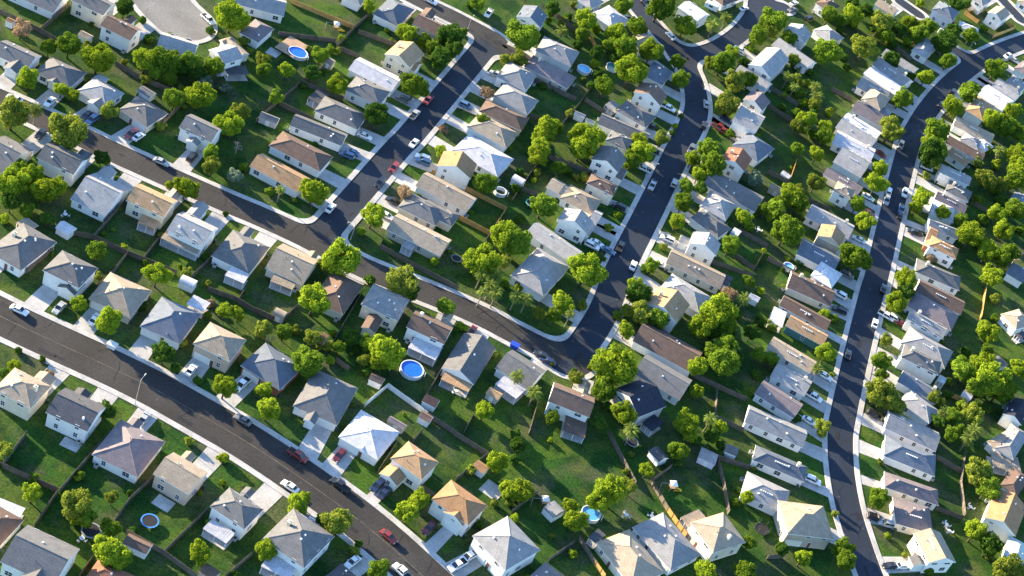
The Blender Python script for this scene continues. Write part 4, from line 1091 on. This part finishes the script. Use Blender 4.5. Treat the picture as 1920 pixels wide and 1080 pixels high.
# ---------------------------------------------------------------- fences
FM=dict(f=('weathered grey wood','fence_f'),n=('golden new wood','fence_n'),w=('white board','fence_w'))
off=(0,0); nf=0; FENCEPTS=[]
for line in FENCE_DATA.strip().split('\n'):
    if line[0]=='@': off=(int(line[1])*480,int(line[2])*270); continue
    for it in line.split(';'):
        t=it.split(); k=t[0]; n=[float(q)/4 for q in t[1:]]
        pts=[at(off[0]+n[i],off[1]+n[i+1],1.2) for i in range(0,len(n),2)]; pts=[np.array(p[:2]) for p in pts]
        FENCEPTS.append((pts,)); rnd=random.Random(nf); nf+=1; m=MB(); o0=pts[0]
        for a,b in zip(pts[:-1],pts[1:]):
            L=np.linalg.norm(b-a); d=(b-a)/L; nn=np.array([-d[1],d[0]]); q=0
            while q<L:
                w=min(rnd.uniform(.28,.4),L-q); h=1.8+rnd.uniform(-.07,.05); t0=.03+rnd.uniform(0,.012); A=a+d*q-o0; B=a+d*(q+w-.02)-o0
                if w<.08: break
                c=[A-nn*t0,B-nn*t0,B+nn*t0,A+nn*t0]; lo=[(*p,0.0) for p in c]; up=[(*p,h) for p in c]; m.poly(up)
                for i in range(4): m.poly([lo[i],lo[(i+1)%4],up[(i+1)%4],up[i]])
                q+=w
            q=0
            while q<L:
                A=a+d*q-o0; c=[A-nn*.07-d*.05,A-nn*.07+d*.05,A-nn*.16+d*.05,A-nn*.16-d*.05][::-1]; lo=[(*p,0.0) for p in c]; up=[(*p,1.86) for p in c]; m.poly(up)
                for i in range(4): m.poly([lo[i],lo[(i+1)%4],up[(i+1)%4],up[i]])
                q+=2.4
            for z in (.35,1.45):
                A,B=a-o0,b-o0; c=[A-nn*.05,B-nn*.05,B-nn*.10,A-nn*.10][::-1]; lo=[(*p,z) for p in c]; up=[(*p,z+.09) for p in c]; m.poly(up); m.poly([lo[0],lo[1],up[1],up[0]])
        o=thing('fence','fence',(o0[0],o0[1],0),0,m.me('fence',M[FM[k][1]]),'garden fences')
        mid=sum(pts)/len(pts); pend(o,FM[k][0]+' fence',mid[0],mid[1])

# ---------------------------------------------------------------- sheds, pools, trampolines and the rest
def shed(x,y,a,b,rc,wc,ty):
    ang=HOUSES[int(np.hypot(HC[:,0]-x,HC[:,1]-y).argmin())]['ang']
    o=thing('shed','shed',(x,y,0),ang,group='garden sheds'); W=MB(); Rf=MB(); h=2.0
    W.box(-a/2,a/2,-b/2,b/2,-.02,h)
    if ty in 'gh': 
        Rf_=roof_shape(Rf,0,0,a+.4,b+.4,h+.1,'h' if ty=='h' else ('x' if a>=b else 'y'),.5)
        if ty=='g':
            pass
    else:
        n=9; ring=[]
        for s in (-1,1): ring.append([(s*(a/2+.1),-(b/2+.12)*math.cos(math.pi*i/n),h-.05+.95*math.sin(math.pi*i/n)) for i in range(n+1)])
        Rf.ring(ring,0)
    link('wall',W.me('wall',M['wall_'+wc]),o); link('roof',Rf.me('roof',[M['roof_'+rc],M['wall_'+wc]]),o)
    d=MB(); d.box(-.6,.6,-b/2-.05,-b/2,.02,1.8); d.box(-.03,.03,-b/2-.07,-b/2,.02,1.8); link('door',d.me('door',M['trim']),o)
    pend(o,'%s-roofed %s shed'%(ROOFW[rc],WALLW[wc]),x,y)
def disc(m,r,z,mi,k=40,sx=1): m.poly([(sx*r*math.cos(6.28318*i/k),r*math.sin(6.28318*i/k),z) for i in range(k)],mi)
def hoop(m,r0,r1,z0,z1,mi,k=40,sx=1):
    P=lambda r,z:[(sx*r*math.cos(6.28318*i/k),r*math.sin(6.28318*i/k),z) for i in range(k)]
    rs=[P(r1,z0),P(r1,z1),P(r0,z1),P(r0,z0)]; n=len(m.v)
    for r in rs: m.v+=r
    for i in range(4):
        for j in range(k):
            a=n+i*k+j;b=n+i*k+(j+1)%k;c=n+((i+1)%4)*k+(j+1)%k;d=n+((i+1)%4)*k+j; m.f.append([a,b,c,d]); m.m.append(mi)
def pool(x,y,r,c,sx=1.0,deck=False,ang=0):
    nm={'L':('light blue','water_L'),'D':('murky green-blue','water_D'),'B':('deep blue','water_B'),'C':('sky blue','water_C'),'E':('empty white-rimmed','grass_floor')}[c]
    o=thing('pool','swimming pool',(x,y,0),ang,group='garden pools')
    m=MB(); hoop(m,r-.12,r,0,1.22,0,48,sx); hoop(m,r-.16,r+.1,1.2,1.28,0,48,sx); link('wall',m.me('wall',M['pool_wall']),o)
    if c!='E':
        w=MB(); disc(w,r-.13,1.02,0,48,sx); link('water',w.me('water',M[nm[1]]),o)
    l=MB()
    for s in (-.25,.25): l.tube([(r*sx-.35,s,.3),(r*sx-.35,s,1.9),(r*sx+.1,s,2.1),(r*sx+.45,s,1.8),(r*sx+.65,s,0)],.03,5)
    for z in (.4,.8,1.2,1.55): l.box(r*sx+.45,r*sx+.62,-.25,.25,z,z+.04)
    link('ladder',l.me('ladder',M['trim']),o)
    if deck:
        d=MB()
        for i in range(16):
            y0=-r-.9+i*.6; ym=min(abs(y0),abs(y0+.56)); xe=-sx*(r+.15)*math.sqrt(max(0,1-(ym/(r+.15))**2)) if ym<r+.15 else r*.2
            d.box(-r*sx-3.4,xe,y0,y0+.56,.95,1.05)
        link('deck',d.me('deck',M['deck']),o)
    pend(o,nm[0]+' round pool',x,y)
def trampoline(x,y,r,c):
    o=thing('trampoline','trampoline',(x,y,0),0,group='garden trampolines')
    nm={'U':('blue-rimmed','tramp_U'),'K':('grey-rimmed','tramp_G'),'T':('teal-rimmed','tramp_T'),'N':('black netted','rubber')}[c]
    m=MB(); disc(m,r*.84,.86,0); link('mat',m.me('mat',M['mesh_black']),o)
    m=MB(); hoop(m,r*.83,r,.84,.92,0); link('rim',m.me('rim',M[nm[1]]),o)
    for k in range(6):
        l=MB(); an=k*1.0472; X,Y=r*.95*math.cos(an),r*.95*math.sin(an); l.tube([(X,Y,0),(X,Y,.86)],.035,5)
        if c=='N': l.tube([(X,Y,.86),(X,Y,2.6)],.03,5)
        link('leg',l.me('leg',M['metal']),o)
    pend(o,nm[0]+' round trampoline',x,y)
def playset(x,y):
    o=thing('playset','playset',(x,y,0),.4,group='garden playsets'); m=MB()
    for X in (-.7,.7):
        for Y in (-.7,.7): m.tube([(X,Y,0),(X,Y,2.7)],.06,5)
    m.box(-.75,.75,-.75,.75,1.3,1.4); link('tower',m.me('tower',M['deck']),o)
    r_=MB(); roof_shape(r_,0,0,1.9,1.9,2.65,'h',.7); link('roof',r_.me('roof',[M['wall_W'],M['wall_W']]),o)
    s=MB(); s.poly([(.75,-.3,1.38),(.75,.3,1.38),(3.1,.3,.18),(3.1,-.3,.18)][::-1]); s.box(.75,3.1,-.36,-.3,.1,.3); s.box(.75,3.1,.3,.36,.1,.3); link('slide',s.me('slide',M['yellow']),o)
    f=MB(); f.tube([(-.7,0,2.4),(-3.4,0,2.4)],.05,5)
    for Y in (-.8,.8): f.tube([(-3.4,0,2.4),(-3.5,Y,0)],.05,5)
    link('swing_frame',f.me('swing_frame',M['metal']),o)
    for X in (-1.6,-2.6):
        w=MB(); w.box(X-.22,X+.22,-.1,.1,.5,.54); w.tube([(X-.2,0,.52),(X-.2,0,2.4)],.012,4); w.tube([(X+.2,0,.52),(X+.2,0,2.4)],.012,4); link('swing',w.me('swing',M['rubber']),o)
    pend(o,'wooden playset with slide',x,y)
off=(0,0)
for line in MISC_DATA.strip().split('\n'):
    if line[0]=='@': off=(int(line[1])*480,int(line[2])*270); continue
    for it in line.split(';'):
        t=it.split(); px,py=off[0]+float(t[1])/4,off[1]+float(t[2])/4; p=at(px,py,1.0 if t[0]!='patio' else 0); x,y=p[0],p[1]
        if t[0]=='shed': p=at(px,py,1.6); shed(p[0],p[1],float(t[3]),float(t[4]),t[5],t[6],t[7])
        elif t[0]=='pool': pool(x,y,px_radius(px,py,float(t[3])/4)*.98,t[4])
        elif t[0]=='deckpool': pool(x,y,px_radius(px,py,float(t[3])/4)*.92,'B',1.18,True,-.2)
        elif t[0]=='tramp': trampoline(x,y,px_radius(px,py,float(t[3])/4),t[4])
        elif t[0]=='play': playset(x,y)
        elif t[0]=='patio':
            m=MB(); a,b=float(t[3]),float(t[4]); m.box(-a/2,a/2,-b/2,b/2,0,.1); o=link('patio',m.me('patio',M['concrete']),None,(x,y,0),HOUSES[int(np.hypot(HC[:,0]-x,HC[:,1]-y).argmin())]['ang']); o['kind']='structure'
        elif t[0]=='bin':
            o=thing('bin','rubbish skip',(x,y,0),-.1); m=MB(); m.ring([[(-1,-.7,0),(1,-.7,0),(1,.7,0),(-1,.7,0)],[(-1.25,-.85,1.3),(1.25,-.85,1.3),(1.25,.85,1.3),(-1.25,.85,1.3)]]); link('body',m.me('body',M['blue' if px>900 else 'wall_W']),o)
            l=MB(); l.box(-1.3,1.3,-.9,.9,1.31,1.4); link('lid',l.me('lid',M['blue' if px>900 else 'wall_W']),o); pend(o,('blue' if px>900 else 'white')+' container at kerb',x,y)
        elif t[0]=='camper':
            o=thing('camper','camper trailer',(x,y,0),-.1); m=MB(); pr=[(-2.6,.6),(-2.8,1.6),(-2.5,2.7),(2.3,2.8),(2.8,1.9),(2.6,.6)]
            m.ring([[(a,s*1.15,b) for a,b in pr] for s in (-1,1)]); link('body',m.me('body',M['car_W']),o)
            for X in (-.5,.5):
                for s in (-1,1): link('wheel',WHEEL,o,(X,s*1.1,.35))
            w=MB(); w.box(-.9,.5,-1.19,-1.1,1.5,2.2); link('window',w.me('window',M['glass']),o)
            pend(o,'white camper trailer parked',x,y)

# ---------------------------------------------------------------- small things in the yards
acm=MB(); acm.box(-.45,.45,-.45,.45,.06,.95); ACB=acm.me('casing',M['unit']); acm=MB(); disc(acm,.36,.97,0,16); ACF=acm.me('fan',M['rubber'])
bnm=MB(); bnm.ring([[(-.24,-.3,0),(.24,-.3,0),(.24,.3,0),(-.24,.3,0)],[(-.32,-.38,1.0),(.32,-.38,1.0),(.32,.38,1.0),(-.32,.38,1.0)]]); BNB=bnm.me('body',M['bin_green']); bnm=MB(); bnm.box(-.35,.35,-.42,.4,1.01,1.09); BNL=bnm.me('lid',M['bin_green'])
tm=MB(); disc(tm,.62,.74,0,16); disc(tm,.62,.70,0,16); tm.tube([(0,0,0),(0,0,.7)],.05,6); TBL=tm.me('garden_table',M['plastic_white'])
cm=MB(); cm.box(-.25,.25,-.25,.25,.42,.46); CHS=cm.me('seat',M['plastic_white']); cm=MB(); cm.box(-.25,.25,.22,.27,.46,.95); CHB=cm.me('backrest',M['plastic_white']); cm=MB(); cm.box(-.025,.025,-.025,.025,0,.42); CHL=cm.me('leg',M['plastic_white'])
def world(h,x,y): return (h['c'][0]+x*math.cos(h['ang'])-y*math.sin(h['ang']),h['c'][1]+x*math.sin(h['ang'])+y*math.cos(h['ang']))
def clear(x,y,r=1.0,me=None):
    if sdf1(x,y)<WALK+r: return False
    for w,n,d,wd in DRIVE:
        al=(x-w[0])*n[0]+(y-w[1])*n[1]; ac=abs((x-w[0])*n[1]-(y-w[1])*n[0])
        if -1<al<d and ac<wd/2+r: return False
    for h in HOUSES:
        if abs(h['c'][0]-x)+abs(h['c'][1]-y)<22:
            ca,sa=math.cos(-h['ang']),math.sin(-h['ang']); dx,dy=x-h['c'][0],y-h['c'][1]
            if abs(dx*ca-dy*sa)<h['a']/2-OH+r and abs(dx*sa+dy*ca)<h['b']/2-OH+r: return False
            for w in h['wings']:
                wc,wa,wl_,wb=rect(w['h'],w['q'])
                if math.hypot(wc[0]-x,wc[1]-y)<max(wl_,wb)/2+r: return False
    return True
for i,h in enumerate(HOUSES):
    rnd=random.Random(i*5+1); F=FRONT[h['k']]; ca,sa=math.cos(h['ang']),math.sin(h['ang']); fl=(F[0]*ca+F[1]*sa,-F[0]*sa+F[1]*ca)
    ax=0 if abs(fl[0])>abs(fl[1]) else 1; sg=(1 if fl[ax]>0 else -1)
    def spot(along,out,side):   # along the back face (side 0) or a flank
        a2,b2=h['a']/2-OH,h['b']/2-OH
        if ax==0: x,y=((-sg*(a2+out)),along*b2) if side==0 else (-sg*along*a2,side*(b2+out))
        else: x,y=(along*a2,-sg*(b2+out)) if side==0 else (side*(a2+out),-sg*along*b2)
        return world(h,x,y)
    if rnd.random()<.6:
        x,y=spot(rnd.choice((-.75,.8)),.75,0)
        if clear(x,y,.3):
            o=thing('air_conditioner','air conditioner',(x,y,0),h['ang'],group='air conditioning units'); link('casing',ACB,o); link('fan',ACF,o); pend(o,'grey boxy air-conditioning unit',x,y)
    if rnd.random()<.3:
        x,y=spot(-.9,.6,rnd.choice((-1,1)))
        if clear(x,y,.2):
            o=thing('wheelie_bin','bin',(x,y,0),h['ang'],group='rubbish bins'); link('body',BNB,o); link('lid',BNL,o); pend(o,'dark green wheelie bin',x,y)
    for k in range(3):
        if rnd.random()<.5:
            x,y=spot(rnd.uniform(-.9,.9),rnd.uniform(.7,1.2),rnd.choice((0,-1,1)))
            if clear(x,y,.35): EXTRA.append((x,y,rnd.uniform(.65,1.15),rnd.choice('mmddyb')))
FPTS=[]
def furniture(x,y,n,rnd):
    o=thing('garden_table','table',(x,y,0.0),0,TBL,'garden tables'); pend(o,'white round garden table',x,y)
    for k in range(n):
        an=k*6.283/n+rnd.uniform(-.3,.3); X,Y=x+math.cos(an)*1.0,y+math.sin(an)*1.0
        o=thing('garden_chair','chair',(X,Y,0),an-math.pi/2,group='garden chairs'); link('seat',CHS,o); link('backrest',CHB,o)
        for sx in (-.22,.22):
            for sy in (-.22,.22): link('leg',CHL,o,(sx,sy,0))
        pend(o,'white plastic garden chair',X,Y)

for k,(pts,) in enumerate(FENCEPTS):
    rnd=random.Random(k*3+2)
    for a,b in zip(pts[:-1],pts[1:]):
        L=np.linalg.norm(b-a); d=(b-a)/L; nn=np.array([-d[1],d[0]])
        for j in range(int(L/7)):
            if rnd.random()<.6:
                q=a+d*rnd.uniform(0,L)+nn*rnd.choice((-1,1))*rnd.uniform(1.0,1.5)
                if clear(q[0],q[1],.5): EXTRA.append((q[0],q[1],rnd.uniform(.8,1.5),rnd.choice('dmdmyb')))
random.Random(5).shuffle(EXTRA); EXTRA=EXTRA[:110]
for i,(x,y,r,k) in enumerate(EXTRA):
    rnd=random.Random(i+77); o=thing('shrub','shrub',(x,y,0),rnd.uniform(0,6.28),group='garden shrubs'); link('foliage',SHRUB[k][i%2],o,(0,0,r*.72),0,(r*1.1*rnd.uniform(.9,1.25),r*1.1,r*1.05)); pend(o,KIND[k][0]+' low bush',x,y)
for off_,x,y,n in FURN:
    p=at(off_[0]*480+x/4,off_[1]*270+y/4,.7); furniture(p[0],p[1],n,random.Random(x))
# street lamps: base pixel, top pixel decide the height
for bx,by,tx,ty in LAMPS:
    p=at(bx,by,0); best=min(np.arange(3,11,.1),key=lambda h: math.dist(project(p[0],p[1],h),(tx,ty)))
    d,an=road_dir(p[0],p[1]); o=thing('street_lamp','street lamp',(p[0],p[1],.1),0,group='street lamps')
    # the arm reaches over the nearest road
    g=np.array([(sdf1(p[0]+1,p[1])-sdf1(p[0]-1,p[1])),(sdf1(p[0],p[1]+1)-sdf1(p[0],p[1]-1))]); g=-g/max(np.linalg.norm(g),1e-6)
    m=MB(); m.tube([(0,0,-.1),(0,0,.5),(0,0,best)],[.13,.09,.06],8); link('pole',m.me('pole',M['lamp_pole']),o)
    m=MB(); m.tube([(0,0,best-.1),(g[0]*.8,g[1]*.8,best+.25),(g[0]*1.7,g[1]*1.7,best+.3)],.045,6); arm=link('arm',m.me('arm',M['lamp_pole']),o)
    m=MB(); m.tube([(g[0]*1.6,g[1]*1.6,best+.27),(g[0]*2.4,g[1]*2.4,best+.3)],[.12,.16],8); link('lamp_head',m.me('lamp_head',M['lamp_pole']),arm)
    pend(o,'tall grey street lamp',p[0],p[1])
flush_labels()

# ---------------------------------------------------------------- thin evening haze round the whole place
hz=MB(); hz.box(-900,900,-120,1500,-1.0,CAMH+12); hm=bpy.data.materials.new('haze'); hm.use_nodes=True; hn=hm.node_tree; hn.nodes.clear()
ho=hn.nodes.new('ShaderNodeOutputMaterial'); hp=hn.nodes.new('ShaderNodeVolumePrincipled'); hp.inputs['Color'].default_value=(.86,.91,1,1); hp.inputs['Density'].default_value=HAZE; hn.links.new(hp.outputs[0],ho.inputs['Volume'])
if HAZE: link('haze',hz.me('haze',hm))['kind']='stuff'
